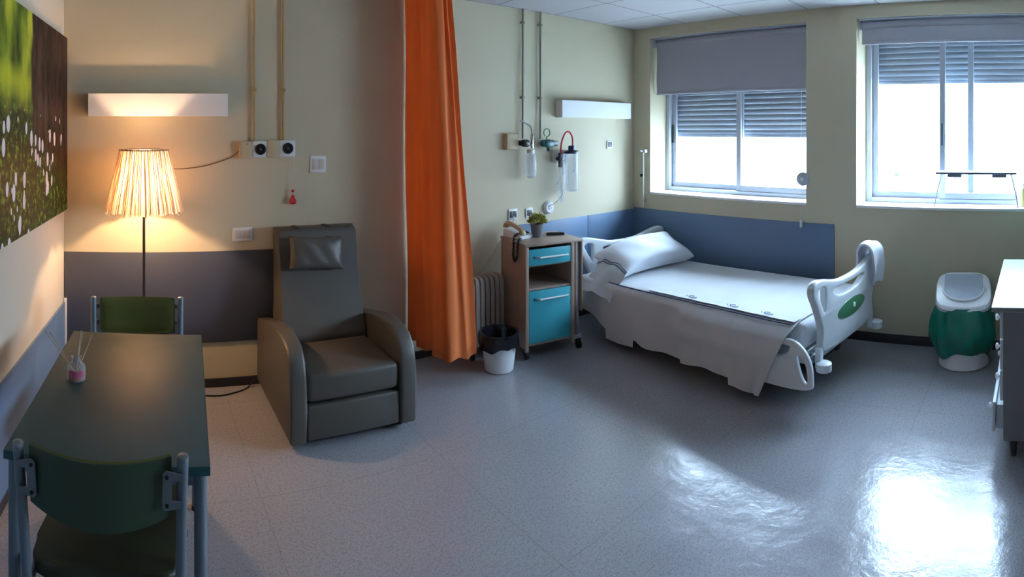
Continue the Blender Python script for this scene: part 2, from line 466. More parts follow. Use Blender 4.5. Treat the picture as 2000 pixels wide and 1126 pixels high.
bm = nb(); add_prism(bm, [(left_x(YR)-0.2, YR-0.2), (XO, YR-0.2), (XO, YB+0.2), (XL-0.2, YB+0.2)], -0.1, 0.0, 'xy'); struct('floor', bm, 'floor', smooth=False)
bm = nb(); add_prism(bm, [(left_x(YR)-0.2, YR-0.2), (XO, YR-0.2), (XO, YB+0.2), (XL-0.2, YB+0.2)], HC, HC+0.1, 'xy'); struct('ceiling', bm, 'ceiling', smooth=False)
bm = nb(); add_box(bm, XL-0.2, XR, YB, YB+0.2, 0, HC); struct('wall_back', bm, 'wall', smooth=False)
bm = nb(); add_prism(bm, [(left_x(YR), YR), (XL, YB), (XL-0.2, YB), (left_x(YR)-0.2, YR)], 0, HC, 'xy'); struct('wall_left', bm, 'wall_left', smooth=False)
bm = nb(); add_box(bm, left_x(YR)-0.2, XO, YR-0.2, YR, 0, HC); struct('wall_front', bm, 'wall_dark', smooth=False)
bm = nb()
ys = [YR, W2[0], W2[1], W1[0], W1[1], YB+0.2]
for i in range(5):
    if i in (1, 3):
        add_box(bm, XR, XO, ys[i], ys[i+1], 0, WZ[0]); add_box(bm, XR, XO, ys[i], ys[i+1], WZ[1], HC)
    else:
        add_box(bm, XR, XO, ys[i], ys[i+1], 0, HC)
struct('wall_right', bm, 'wall', smooth=False)

# skirtings
def skirt(name, *b):
    bm = nb(); add_box(bm, *b, bev=0.003); struct(name, bm, 'skirting')
skirt('baseboard_back', XL, XR-0.012, YB-0.012, YB, 0, 0.055)
skirt('baseboard_right', XR-0.012, XR, YR, YB, 0, 0.07)
bm = nb(); add_prism(bm, [(left_x(YR), YR), (XL, YB-0.012), (XL+0.012, YB-0.012), (left_x(YR)+0.012, YR)], 0, 0.055, 'xy'); struct('baseboard_left', bm, 'skirting')
# blue protective wall boards with a joint where the photo shows one
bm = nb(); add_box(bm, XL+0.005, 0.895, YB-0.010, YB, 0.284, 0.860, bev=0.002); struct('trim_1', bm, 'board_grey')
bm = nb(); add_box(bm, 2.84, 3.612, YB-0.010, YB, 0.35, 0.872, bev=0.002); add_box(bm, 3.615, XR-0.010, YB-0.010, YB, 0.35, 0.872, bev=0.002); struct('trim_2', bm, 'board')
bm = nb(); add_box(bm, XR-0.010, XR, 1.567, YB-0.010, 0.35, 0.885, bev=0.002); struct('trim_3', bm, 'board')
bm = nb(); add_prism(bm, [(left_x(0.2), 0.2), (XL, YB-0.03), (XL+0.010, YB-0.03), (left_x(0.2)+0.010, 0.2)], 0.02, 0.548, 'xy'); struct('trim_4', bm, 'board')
bm = nb(); add_box(bm, XL+0.002, XL+0.020, YB-0.024, YB-0.011, 0.06, 0.57, bev=0.002); struct('corner_glint_strip', bm, 'white_plastic')  # white strip standing in for a light line reflected at the corner

# windows
def window(name, y0, y1, s_split, sashes):
    root = struct_empty(name, (4.50, (y0+y1)/2, WZ[0]))
    cy = (y0+y1)/2; H = WZ[1]-WZ[0]
    a, b = y0-cy, y1-cy
    bm = nb()
    add_box(bm, 0, 0.09, a, a+0.045, 0.02, H); add_box(bm, 0, 0.09, b-0.045, b, 0.02, H)
    add_box(bm, 0, 0.09, a+0.045, b-0.045, 0.02, 0.055); add_box(bm, 0, 0.09, a+0.045, b-0.045, H-0.05, H)
    obj('window_frame', bm, 'alu', root, smooth=False, bevel=0.004)
    for (p, q, dx, grip) in sashes:
        p -= cy; q -= cy
        bm = nb(); t = 0.035; x0, x1 = dx, dx+0.028
        add_box(bm, x0, x1, p, p+t+0.012, 0.055, H-0.05); add_box(bm, x0, x1, q-t-0.012, q, 0.055, H-0.05)
        add_box(bm, x0, x1, p+t+0.012, q-t-0.012, 0.055, 0.105); add_box(bm, x0, x1, p+t+0.012, q-t-0.012, H-0.095, H-0.05)
        s = obj('sash', bm, 'alu', root, smooth=False, bevel=0.003)
        bm = nb(); add_box(bm, x0+0.012, x0+0.016, p+t+0.012, q-t-0.012, 0.105, H-0.095); obj('pane', bm, 'glass', s, smooth=False)
        if grip is not None:
            bm = nb(); add_box(bm, x0-0.012, x0, grip-cy-0.011, grip-cy+0.011, 0.48, 0.66, bev=0.004); obj('sash_handle', bm, 'dark_grey' if name == 'window_1' else 'tube', s)
    bm = nb(); add_box(bm, XR-4.50-0.004, 0.10, a, b, 0.0, 0.02, bev=0.003); obj('window_sill', bm, 'sill', root)
    return root
window('window_1', W1[0], W1[1], 0, [(1.855, 2.610, 0.010, None), (2.560, 3.355, 0.045, 3.34)])
window('window_2', W2[0], W2[1], 0, [(-0.155, 0.775, 0.010, 0.752), (0.505, 1.340, 0.045, None)])

# roller shutters outside the panes: slats with light slots between them
def shutter(y0, y1, zb, label):
    t = thing('roller_shutter', label, 'shutter', (4.64, (y0+y1)/2, zb), 0, 'outer roller shutters')
    h = (y1-y0)/2; bm = nb(); z = 0.0; p = 0.048
    top = WZ[1] + 0.0 - zb
    while z + p < top + 0.03:
        prof = [(0.000, z+0.00004), (0.009, z+0.006), (0.013, z+0.020), (0.011, z+p-0.012), (0.001, z+p-0.00004), (-0.004, z+0.022)]
        A = [bm.verts.new((-q[0], -h, q[1])) for q in prof]; B = [bm.verts.new((-q[0], h, q[1])) for q in prof]
        bm.faces.new(A); bm.faces.new(B[::-1])
        for i in range(6): bm.faces.new((A[i], B[i], B[(i+1) % 6], A[(i+1) % 6]))
        z += p
    obj('slat_curtain', bm, 'shutter', t, angle=50)
    bm = nb(); add_box(bm, -0.012, 0.006, -h, h, -0.022, 0.004, bev=0.003); obj('bottom_bar', bm, 'shutter', t)
    for s in (-1, 1):
        bm = nb(); add_box(bm, -0.02, 0.02, s*h-0.012, s*h+0.012, WZ[0]-zb+0.0, top); obj('guide_rail', bm, 'alu', t, smooth=False, bevel=0.002)
shutter(W1[0]+0.02, W1[1]-0.02, 1.585, 'grey slatted roller shutter half lowered outside the window beside the bed')
shutter(W2[0]+0.02, W2[1]-0.02, 2.030, 'grey slatted roller shutter barely lowered outside the window above the bin')

# fabric roller blinds inside the recess
def blind(y0, y1, zb, label):
    t = thing('roller_blind', label, 'blind', (4.33, (y0+y1)/2, zb), 0, 'grey roller blinds')
    h = (y1-y0)/2; top = WZ[1]-zb
    bm = nb()
    add_sheet(bm, lambda u, v: (0.004*math.sin(v*7+u*3), -h+0.01+u*(2*h-0.02), 0.02+v*(top-0.07)), 12, 8, 0.002)
    obj('blind_fabric', bm, 'blind', t)
    bm = nb(); add_lathe(bm, [(0.030, -h+0.005), (0.030, h-0.005)], (0.012, 0, top-0.045), 24, 'y'); obj('roller_tube', bm, 'blind', t)
    bm = nb(); add_box(bm, -0.008, 0.008, -h+0.008, h-0.008, 0.0, 0.022, bev=0.004); obj('bottom_bar', bm, 'blind', t)
    bm = nb(); add_box(bm, -0.055, 0.05, -h, h, top-0.012, top-0.001, bev=0.002)
    for s in (-1, 1): add_box(bm, -0.04, 0.05, s*(h-0.002)-0.003, s*(h-0.002)+0.003, top-0.085, top-0.01)
    obj('mounting_bracket', bm, 'alu', t, smooth=False)
    return t
blind(W1[0]+0.012, W1[1]-0.012, 1.965, 'grey fabric roller blind hanging lower, over the window beside the bed')
blind(W2[0]+0.012, W2[1]-0.012, 2.300, 'grey fabric roller blind rolled nearly up over the window above the bin')

# blind pull cord with white tassel, and strap winder by window 1
t = thing('blind_pull', 'thin blind cord with a white tassel hanging against the blue board', 'blind cord', (4.235, 1.846, 0.845))
bm = nb(); add_tube(bm, [(0, 0, 0.06), (0, 0.002, 0.5), (0.004, 0, 1.10)], 0.0018, 6); obj('cord', bm, 'white_plastic', t)
bm = nb(); add_lathe(bm, [(0.006, 0.065), (0.012, 0.055), (0.013, 0.004), (0.009, 0.0)], (0, 0, 0), 16); obj('tassel', bm, 'white_plastic', t)
t = thing('strap_winder', 'round grey strap winder at the lower corner of the window beside the bed', 'strap winder', (4.262, 1.838, 1.235))
bm = nb(); add_lathe(bm, [(0.055, 0), (0.055, -0.018), (0.040, -0.028)], (0, 0, 0), 28, 'x'); obj('housing', bm, 'alu', t)
bm = nb(); add_lathe(bm, [(0.016, -0.027), (0.014, -0.036)], (0, 0, 0), 18, 'x'); obj('hub', bm, 'white_plastic', t)

# shutter crank rod with bracket in the corner beside window 1
t = thing('crank_rod', 'slim white rod hanging from a bracket between corner and window', 'crank rod', (4.215, 3.452, 0.90))
bm = nb(); add_tube(bm, [(0, 0, 0.0), (0, 0, 0.515)], 0.0065, 10, False); obj('rod', bm, 'white_plastic', t)
bm = nb(); add_box(bm, -0.014, 0.037, -0.028, 0.028, 0.515, 0.55, bev=0.006); add_box(bm, -0.05, 0.015, -0.010, 0.010, 0.527, 0.54, bev=0.004); obj('bracket', bm, 'alu', t)
bm = nb(); add_lathe(bm, [(0.012, 0.037), (0.015, 0.02), (0.015, 0.0)], (0, 0.028, 0.30), 16, 'x'); obj('knob', bm, 'black_plastic', t)
bm = nb(); add_lathe(bm, [(0.009, 0.037), (0.009, -0.004)], (0, 0, 0.06), 12, 'x'); obj('clip', bm, 'alu', t)

# ------------------------------------------------------------ world outside the windows
bm = nb(); add_box(bm, 5.2, 300, -250, 250, -4.2, -4.0); struct('ground', bm, 'asphalt', smooth=False)
for i, (x, lab) in enumerate(((52, 'nearer pale grey kerb line outside beyond the windows'), (82, 'farther pale grey kerb line outside beyond the windows'))):
    bm = nb(); add_box(bm, x, x+0.35, -70, 120, -4.0, -3.82, bev=0.03); tag(obj('kerb', bm, 'line'), lab, 'kerb', 'kerbs outside')
t = thing('car', 'distant red car parked outside the right-hand window', 'car', (70, 18.8, -4.0), 0.3)
bm = nb(); add_prism(bm, [(-2.0,0.35),(2.0,0.35),(2.1,0.75),(1.9,0.95),(1.1,1.0),(0.5,1.45),(-0.9,1.48),(-1.6,1.05),(-2.05,0.95)], -0.85, 0.85, 'yz', 0.06); obj('body', bm, 'red', t)
bm = nb(); add_prism(bm, [(1.0,1.0),(0.46,1.40),(-0.85,1.42),(-1.45,1.04)], -0.87, 0.87, 'yz'); obj('side_window', bm, 'dark_grey', t, smooth=False)
for s in (-1, 1):
    for y in (-1.25, 1.25):
        bm = nb(); add_lathe(bm, [(0.2, s*0.70), (0.33, s*0.72), (0.33, s*0.88), (0.2, s*0.90)], (0, y, 0.33), 20, 'x'); obj('wheel', bm, 'rubber', t)

# ------------------------------------------------------------ wall lights
def wall_light(x0, x1, z0, z1, label):
    t = thing('wall_light', label, 'wall light', ((x0+x1)/2, YB, z0), 0, 'white box wall lights over the beds')
    h = (x1-x0)/2; H = z1-z0
    bm = nb(); d = -0.082
    add_box(bm, -h, h, d, d+0.006, 0, H); add_box(bm, -h, -h+0.005, d+0.006, 0, 0, H); add_box(bm, h-0.005, h, d+0.006, 0, 0, H)
    obj('housing', bm, 'white_metal', t, smooth=False, bevel=0.0015)
    bm = nb(); add_box(bm, -h+0.006, h-0.006, d+0.008, -0.006, 0.006, 0.010); add_box(bm, -h+0.006, h-0.006, d+0.008, -0.006, H-0.016, H-0.012); obj('diffuser', bm, 'off_white', t, smooth=False)
    bm = nb(); add_box(bm, -h+0.006, h-0.006, -0.006, 0, 0.004, H-0.004); obj('back_plate', bm, 'white_metal', t, smooth=False)
wall_light(-0.295, 0.570, 1.712, 1.853, 'white box wall light mounted above the floor lamp')
wall_light(3.240, 4.120, 1.737, 1.882, 'white box wall light mounted above the hospital bed head')

# ------------------------------------------------------------ gas pipes
def pipe(x, zb, m, label, group):
    t = thing('wall_pipe', label, 'pipe', (x, YB-0.020, zb), 0, group)
    bm = nb(); add_tube(bm, [(0,0,0), (0,0,HC-zb)], 0.0085, 12, False); obj('tube', bm, m, t)
    for z in (0.33, 0.93):
        if z < HC-zb:
            bm = nb(); add_box(bm, -0.015, 0.015, -0.011, 0.020, z-0.009, z+0.009, bev=0.003); obj('clip', bm, m, t)
pipe(0.749, 1.555, 'pipe', 'ochre pipe dropping to the outlet nearer the floor lamp', 'pipes over the armchair')
pipe(0.942, 1.555, 'pipe', 'ochre pipe dropping to the outlet above the armchair, right of its pair', 'pipes over the armchair')
pipe(2.867, 1.56, 'pipe_grey', 'grey-green pipe dropping to the clear humidifier by the curtain', 'pipes over the bedside cabinet')
pipe(3.052, 1.56, 'pipe_grey', 'grey-green pipe dropping to the dark green valve', 'pipes over the bedside cabinet')

# ------------------------------------------------------------ round outlets and plates on the back wall
def round_outlet(x, z, label):
    t = thing('gas_outlet', label, 'gas outlet', (x, YB, z), 0, 'round gas outlets above the armchair')
    bm = nb(); add_box(bm, -0.052, 0.052, -0.035, 0, -0.055, 0.052, bev=0.006); obj('cover', bm, 'white_plastic', t)
    bm = nb(); add_lathe(bm, [(0.034, -0.030), (0.036, -0.042), (0.029, -0.046), (0.026, -0.040)], (0, 0, 0), 28, 'y'); obj('socket_ring', bm, 'black_plastic', t)
    bm = nb(); add_lathe(bm, [(0.010, -0.036), (0.010, -0.050), (0.006, -0.053)], (0, 0, 0), 16, 'y'); obj('valve_pin', bm, 'dark_grey', t)
    bm = nb(); add_box(bm, -0.135, -0.054, -0.045, 0, -0.058, 0.052, bev=0.005); obj('junction_box', bm, 'beige_plastic', t)
round_outlet(0.787, 1.505, 'white plate with round black socket and beige box, nearer the floor lamp')
round_outlet(0.968, 1.510, 'white plate with round black socket and beige box, with the red pull below')

def socket_plate(x, z, w_, h_, label, n=2, dark=False, group='white wall plates'):
    t = thing('wall_socket', label, 'wall socket', (x, YB, z), 0, group)
    bm = nb(); add_box(bm, -w_/2, w_/2, -0.010, 0, -h_/2, h_/2, bev=0.004); obj('plate', bm, 'white_plastic', t)
    for i in range(n):
        cx = (i-(n-1)/2)*(w_*0.82/n)
        bm = nb(); add_box(bm, cx-w_*0.34/n, cx+w_*0.34/n, -0.014, -0.009, -h_*0.30, h_*0.30, bev=0.002)
        r = obj('rocker' if not dark else 'insert', bm, 'off_white' if not dark else 'dark_grey', t)
socket_plate(1.184, 1.402, 0.108, 0.112, 'white double switch plate right of the round sockets', 2)
socket_plate(0.676, 0.962, 0.130, 0.085, 'white double switch plate just above the blue board by the armchair', 2)
socket_plate(3.903, 1.497, 0.072, 0.075, 'small square white socket under the bed wall light', 1, True)
socket_plate(2.778, 0.962, 0.088, 0.084, 'white socket with dark insert directly above the telephone', 2, True)
socket_plate(2.945, 0.960, 0.070, 0.080, 'white socket partly hidden behind the potted plant', 1, True)
t = thing('nurse_call_unit', 'round white wall unit right of the potted plant, tube hanging to it', 'call unit', (3.150, YB, 0.985))
bm = nb(); add_lathe(bm, [(0.055, 0.0), (0.053, -0.018), (0.040, -0.030)], (0, 0, 0), 28, 'y'); obj('body', bm, 'white_plastic', t)
bm = nb(); add_lathe(bm, [(0.018, -0.029), (0.016, -0.034)], (0, 0, 0), 18, 'y'); obj('button', bm, 'off_white', t)

t = thing('pull_cord', 'thin cord with a red teardrop pull hanging from the second round socket', 'pull cord', (1.003, YB-0.03, 1.150))
bm = nb(); add_tube(bm, [(0, 0.02, 0.302), (0.004, 0, 0.2), (0, 0, 0.06)], 0.0018, 6); obj('cord', bm, 'off_white', t)
bm = nb(); add_lathe(bm, [(0.004, 0.062), (0.010, 0.050), (0.020, 0.028), (0.024, 0.012), (0.018, 0.0)], (0, 0, 0), 18); obj('handle', bm, 'red', t)
bm = nb(); add_lathe(bm, [(0.006, 0.0), (0.011, 0.008), (0.006, 0.018)], (0, 0, 0.075), 12); obj('bead', bm, 'red', t)

bm = nb(); add_tube(bm, [(0.10, 3.42, 1.34), (0.17, 3.52, 1.385), (0.30, 3.585, 1.385), (0.45, 3.595, 1.405), (0.60, 3.595, 1.455), (0.668, 3.59, 1.51), (0.70, 3.56, 1.54)], 0.003, 6, k=8)
tag(obj('lamp_cable', bm, 'cable'), 'thin brown cable sagging from the floor lamp to the round socket', 'cable')
bm = nb(); add_tube(bm, [(0.20, 3.52, 0.012), (0.36, 3.50, 0.005), (0.50, 3.47, 0.005), (0.62, 3.50, 0.005), (0.70, 3.55, 0.006), (0.75, 3.575, 0.05)], 0.0045, 6, k=8)
tag(obj('floor_cable', bm, 'black_plastic'), 'black cable lying on the floor between table and armchair', 'cable')

# ------------------------------------------------------------ medical fittings above the bedside cabinet
t = thing('humidifier', 'clear oxygen humidifier bottle on a black and chrome wall regulator', 'humidifier', (2.880, YB, 1.325))
bm = nb(); add_box(bm, -0.19, -0.075, -0.05, 0, 0.15, 0.275, bev=0.006); obj('wall_box', bm, 'beige_plastic', t)
bm = nb(); add_lathe(bm, [(0.022, 0), (0.022, -0.05), (0.03, -0.055), (0.03, -0.10), (0.022, -0.105)], (-0.035, 0, 0.20), 20, 'y'); obj('regulator', bm, 'black_plastic', t)
bm = nb(); add_lathe(bm, [(0.012, 0.0), (0.014, 0.10), (0.009, 0.115)], (0.035, -0.08, 0.16), 14); add_tube(bm, [(-0.03,-0.08,0.20),(0.035,-0.08,0.185)], 0.012, 10, False); obj('flow_tube', bm, 'chrome', t)
bm = nb(); add_lathe(bm, [(0.018, 0.155), (0.030, 0.15), (0.030, 0.125), (0.034, 0.12)], (0.02, -0.08, 0), 24); obj('bottle_cap', bm, 'white_plastic', t)
bm = nb(); add_lathe(bm, [(0.034, 0.12), (0.045, 0.10), (0.046, -0.02), (0.040, -0.06), (0.020, -0.08)], (0.02, -0.08, 0), 28, cap=(False, True)); obj('bottle', bm, 'clear', t)
bm = nb(); add_tube(bm, [(0.035,-0.08,0.26),(0.03,-0.07,0.33),(-0.01,-0.05,0.36),(-0.04,-0.02,0.38)], 0.006, 8); obj('hose', bm, 'alu', t)

t = thing('flowmeter', 'dark green gas valve with a coiled green hose loop on top', 'flowmeter', (3.120, YB, 1.52))
bm = nb(); add_lathe(bm, [(0.020, 0), (0.020, -0.05), (0.034, -0.055), (0.034, -0.085), (0.026, -0.09)], (-0.03, 0, 0), 20, 'y'); add_box(bm, -0.075, 0.04, -0.075, -0.035, -0.028, 0.030, bev=0.01); obj('body', bm, 'green_dark', t)
bm = nb(); add_lathe(bm, [(0.014, 0.0), (0.014, -0.03), (0.007, -0.045)], (-0.012, -0.055, -0.02), 14); obj('outlet_nipple', bm, 'green_dark', t)
bm = nb(); add_lathe(bm, [(0.020, 0.035), (0.024, 0.05), (0.024, 0.078), (0.016, 0.082)], (0, -0.055, 0.0), 18, 'x'); obj('gauge', bm, 'alu', t)
bm = nb(); add_tube(bm, [(-0.03,-0.055,0.02),(-0.03,-0.055,0.05)] + [(-0.025+0.032*math.sin(a), -0.055+0.006*a/6, 0.088-0.032*math.cos(a)) for a in [i*PI/5 for i in range(0, 10)]], 0.0045, 8); obj('hose', bm, 'green_ring', t)

t = thing('suction_canister', 'tall clear suction canister with a blue-black lid and red looped hose', 'suction canister', (3.315, YB, 1.20))
bm = nb(); add_box(bm, -0.13, 0.06, -0.035, 0, 0.16, 0.26, bev=0.008); obj('wall_bracket', bm, 'off_white', t)
bm = nb(); add_lathe(bm, [(0.016, 0), (0.016, -0.06), (0.024, -0.062), (0.024, -0.095)], (-0.09, 0, 0.19), 18, 'y'); add_box(bm, -0.105, -0.073, -0.09, -0.06, 0.12, 0.24, bev=0.006); obj('regulator', bm, M['dark_grey'], t)
bm = nb(); add_lathe(bm, [(0.036, -0.085), (0.052, -0.07), (0.057, 0.235)], (0.015, -0.10, 0), 32, cap=(True, False)); obj('canister', bm, 'clear', t)
bm = nb(); add_lathe(bm, [(0.061, 0.232), (0.061, 0.25), (0.052, 0.258), (0.030, 0.262), (0.030, 0.295), (0.018, 0.30)], (0.015, -0.10, 0), 28); obj('lid', bm, mat('navy_canister_lid', (0.015, 0.03, 0.09), 0.35), t)
bm = nb(); add_tube(bm, [(-0.090,-0.08,0.22),(-0.092,-0.09,0.32),(-0.062,-0.10,0.40),(-0.018,-0.10,0.415),(0.022,-0.10,0.37),(0.028,-0.10,0.29)], 0.0075, 10); obj('hose', bm, 'red', t)
bm = nb(); add_tube(bm, [(0.06,-0.09,0.24),(0.085,-0.08,0.20),(0.088,-0.07,0.12),(0.075,-0.06,0.07)], 0.006, 8); obj('side_tube', bm, 'alu', t)

t = thing('tubing_bag', 'crumpled clear bag of tubing hanging left of the suction canister', 'plastic bag', (3.225, YB-0.10, 0.98))
bm = nb()
add_lathe(bm, [(0.012, 0.40), (0.030, 0.36), (0.034, 0.27), (0.040, 0.20), (0.036, 0.12), (0.022, 0.07), (0.006, 0.05)], (0, 0, 0), 18)
for v in bm.verts:
    k = 1 + 0.22*math.sin(v.co.z*60 + math.atan2(v.co.y, v.co.x)*3); v.co.x = v.co.x*k - 0.10*(0.40-v.co.z)*0.35; v.co.y *= 0.6*k
obj('pouch', bm, 'bag', t)
bm = nb(); add_tube(bm, [(0.0,0,0.40),(0.015,0.01,0.30),(-0.02,0.0,0.20),(0.0,0.0,0.12),(-0.05,0.03,0.05),(-0.09,0.07,0.02)], 0.003, 6); obj('tube', bm, 'white_plastic', t)
bm = nb(); add_tube(bm, [(0.0,0,0.40),(0.006,0.0,0.425)], 0.010, 8); obj('neck', bm, 'white_plastic', t)

# ------------------------------------------------------------ photo print on the left wall
ANG = -math.atan(SL)
yc = 3.560
t = thing('wall_picture', 'large woodland photo print with tree trunk and white flowers on the left wall', 'picture', (left_x(yc)+0.002, yc, 1.135), ANG)
bm = nb(); add_box(bm, 0.026, 0.030, -1.65, 0, 0, 1.065); obj('print', bm, 'painting', t, smooth=False)
bm = nb(); add_box(bm, 0.0, 0.026, -1.65, 0, 0, 1.065); obj('backing_panel', bm, 'black_plastic', t, smooth=False)

# ------------------------------------------------------------ floor lamp
LX, LY = 0.046, 3.30
t = thing('floor_lamp', 'floor lamp with a glowing cream string shade on a slim dark pole', 'lamp', (LX, LY, 0))
bm = nb(); add_lathe(bm, [(0.13, 0.0), (0.13, 0.012), (0.12, 0.020), (0.02, 0.028), (0.012, 0.05)], n=36); obj('base', bm, 'pole', t)
bm = nb(); add_tube(bm, [(0,0,0.03), (0,0,1.24)], 0.008, 12, False); obj('pole', bm, 'pole', t)
bm = nb(); add_lathe(bm, [(0.014, 1.20), (0.018, 1.22), (0.018, 1.26), (0.014, 1.265)], n=18); obj('lamp_holder', bm, 'white_plastic', t)
ZT, ZB, RT, RB = 1.512, 1.165, 0.138, 0.218
bm = nb()
N = 120
def shade_r(a, k): return (RB + (RT-RB)*k) * (1 + 0.004*math.sin(a*31) + 0.004*math.sin(a*47+1))
add_sheet(bm, lambda u, v: (shade_r(u*2*PI, v)*math.cos(u*2*PI), shade_r(u*2*PI, v)*math.sin(u*2*PI), ZB + (ZT-ZB)*v + (0.006*math.sin(u*90) if v == 0 else 0)), N, 6)
bmesh.ops.remove_doubles(bm, verts=bm.verts, dist=0.0005)
sh = obj('lamp_shade', bm, 'shade', t)
bm = nb()
for i in range(210):
    a = 2*PI*i/210 + random.uniform(-0.03, 0.03); b_ = a + random.uniform(-0.05, 0.05)
    r0 = RT + random.uniform(0.001, 0.006); r1 = RB + random.uniform(0.002, 0.010); zl = ZB - random.uniform(-0.008, 0.016)
    add_tube(bm, [(r0*math.cos(a), r0*math.sin(a), ZT+random.uniform(-0.004, 0.010)),
                  ((r0+r1)/2*math.cos((a+b_)/2), (r0+r1)/2*math.sin((a+b_)/2), (ZT+zl)/2), (r1*math.cos(b_), r1*math.sin(b_), zl)], 0.0016, 4, False)
s = obj('fringe', bm, 'strings', sh); s['kind'] = 'stuff'
bm = nb(); add_tube(bm, [(RT*math.cos(a), RT*math.sin(a), ZT) for a in [i*2*PI/40 for i in range(41)]], 0.004, 6, False)
for a in (0, 2.1, 4.2): add_tube(bm, [(0.008*math.cos(a), 0.008*math.sin(a), 1.262), (RT*math.cos(a), RT*math.sin(a), ZT)], 0.002, 6, False)
obj('shade_ring', bm, 'pole', sh)
bm = nb(); add_lathe(bm, [(0.013, 1.262), (0.015, 1.275), (0.038, 1.315), (0.040, 1.340), (0.028, 1.372), (0.006, 1.382)], n=20)
em = clear_mat('clear_bulb_glass', (1.0, 0.97, 0.90), 0.02, 0.05)
obj('bulb', bm, em, t)
pl = bpy.data.lights.new('lamp_bulb', 'POINT'); pl.energy = 25; pl.color = (1.0, 0.62, 0.36); pl.shadow_soft_size = 0.02
lo = bpy.data.objects.new('lamp_bulb', pl); COL.objects.link(lo); lo.parent = t; lo.location = (0, 0, 1.335)

# ------------------------------------------------------------ table
TA = math.radians(-5.2)
t = thing('dining_table', 'rectangular table with dark teal top and round grey legs', 'table', (-0.04, 2.012, 0), TA)
hw, hl = 0.278, 0.488
bm = nb(); add_box(bm, -hw, hw, -hl, hl, 0.715, 0.738, bev=0.003); obj('table_top', bm, 'table_top', t)
bm = nb()
add_box(bm, -hw-0.003, hw+0.003, -hl-0.003, -hl+0.0, 0.713, 0.737); add_box(bm, -hw-0.003, hw+0.003, hl, hl+0.003, 0.713, 0.737)
add_box(bm, -hw-0.003, -hw, -hl, hl, 0.713, 0.737); add_box(bm, hw, hw+0.003, -hl, hl, 0.713, 0.737)
obj('edge_band', bm, 'table_edge', t, smooth=False)
bm = nb(); a_, b_ = hw-0.03, hl-0.03
for s in (-1, 1):
    add_box(bm, s*a_-0.010, s*a_+0.010, -b_, b_, 0.675, 0.714); add_box(bm, -a_, a_, s*b_-0.010, s*b_+0.010, 0.675, 0.714)
obj('apron', bm, 'tube', t, smooth=False)
for sx in (-1, 1):
    for sy in (-1, 1):
        bm = nb(); add_tube(bm, [(sx*(hw-0.022), sy*(hl-0.022), 0.012), (sx*(hw-0.022), sy*(hl-0.022), 0.712)], 0.0175, 20, False)
        g = obj('leg', bm, 'tube', t)
        bm = nb(); add_lathe(bm, [(0.020, 0), (0.020, 0.016)], (sx*(hw-0.022), sy*(hl-0.022), 0), 18); obj('foot_cap', bm, 'black_plastic', g)

# reed diffuser
t = thing('reed_diffuser', 'small glass reed diffuser with pink label standing on the teal table', 'diffuser', (-0.212, 2.030, 0.7385))
bm = nb(); add_lathe(bm, [(0.030, 0.0), (0.033, 0.004), (0.033, 0.045), (0.028, 0.055), (0.016, 0.062), (0.015, 0.078), (0.018, 0.082)], n=28, cap=(True, False)); obj('jar', bm, 'jar', t)
bm = nb(); add_lathe(bm, [(0.029, 0.004), (0.030, 0.020)], n=24); obj('scented_oil', bm, mat('amber_oil', (0.45, 0.17, 0.07), 0.2), t)
bm = nb(); add_sheet(bm, lambda u, v: (0.0335*math.cos(-2.4+1.9*u), 0.0335*math.sin(-2.4+1.9*u), 0.018+0.022*v), 12, 2, 0.0004); obj('paper_label', bm, 'pink', t)
for (dx, dy, dz) in ((-0.115, 0.02, 0.16), (-0.10, 0.04, 0.15), (0.01, 0.07, 0.15), (0.05, 0.08, 0.13), (0.02, 0.02, 0.165)):
    bm = nb(); add_tube(bm, [(-dx*0.08, -dy*0.08, 0.006), (dx, dy, dz)], 0.0016, 6, False); obj('reed', bm, mat('pale_reed', (0.45, 0.36, 0.27), 0.7), t)

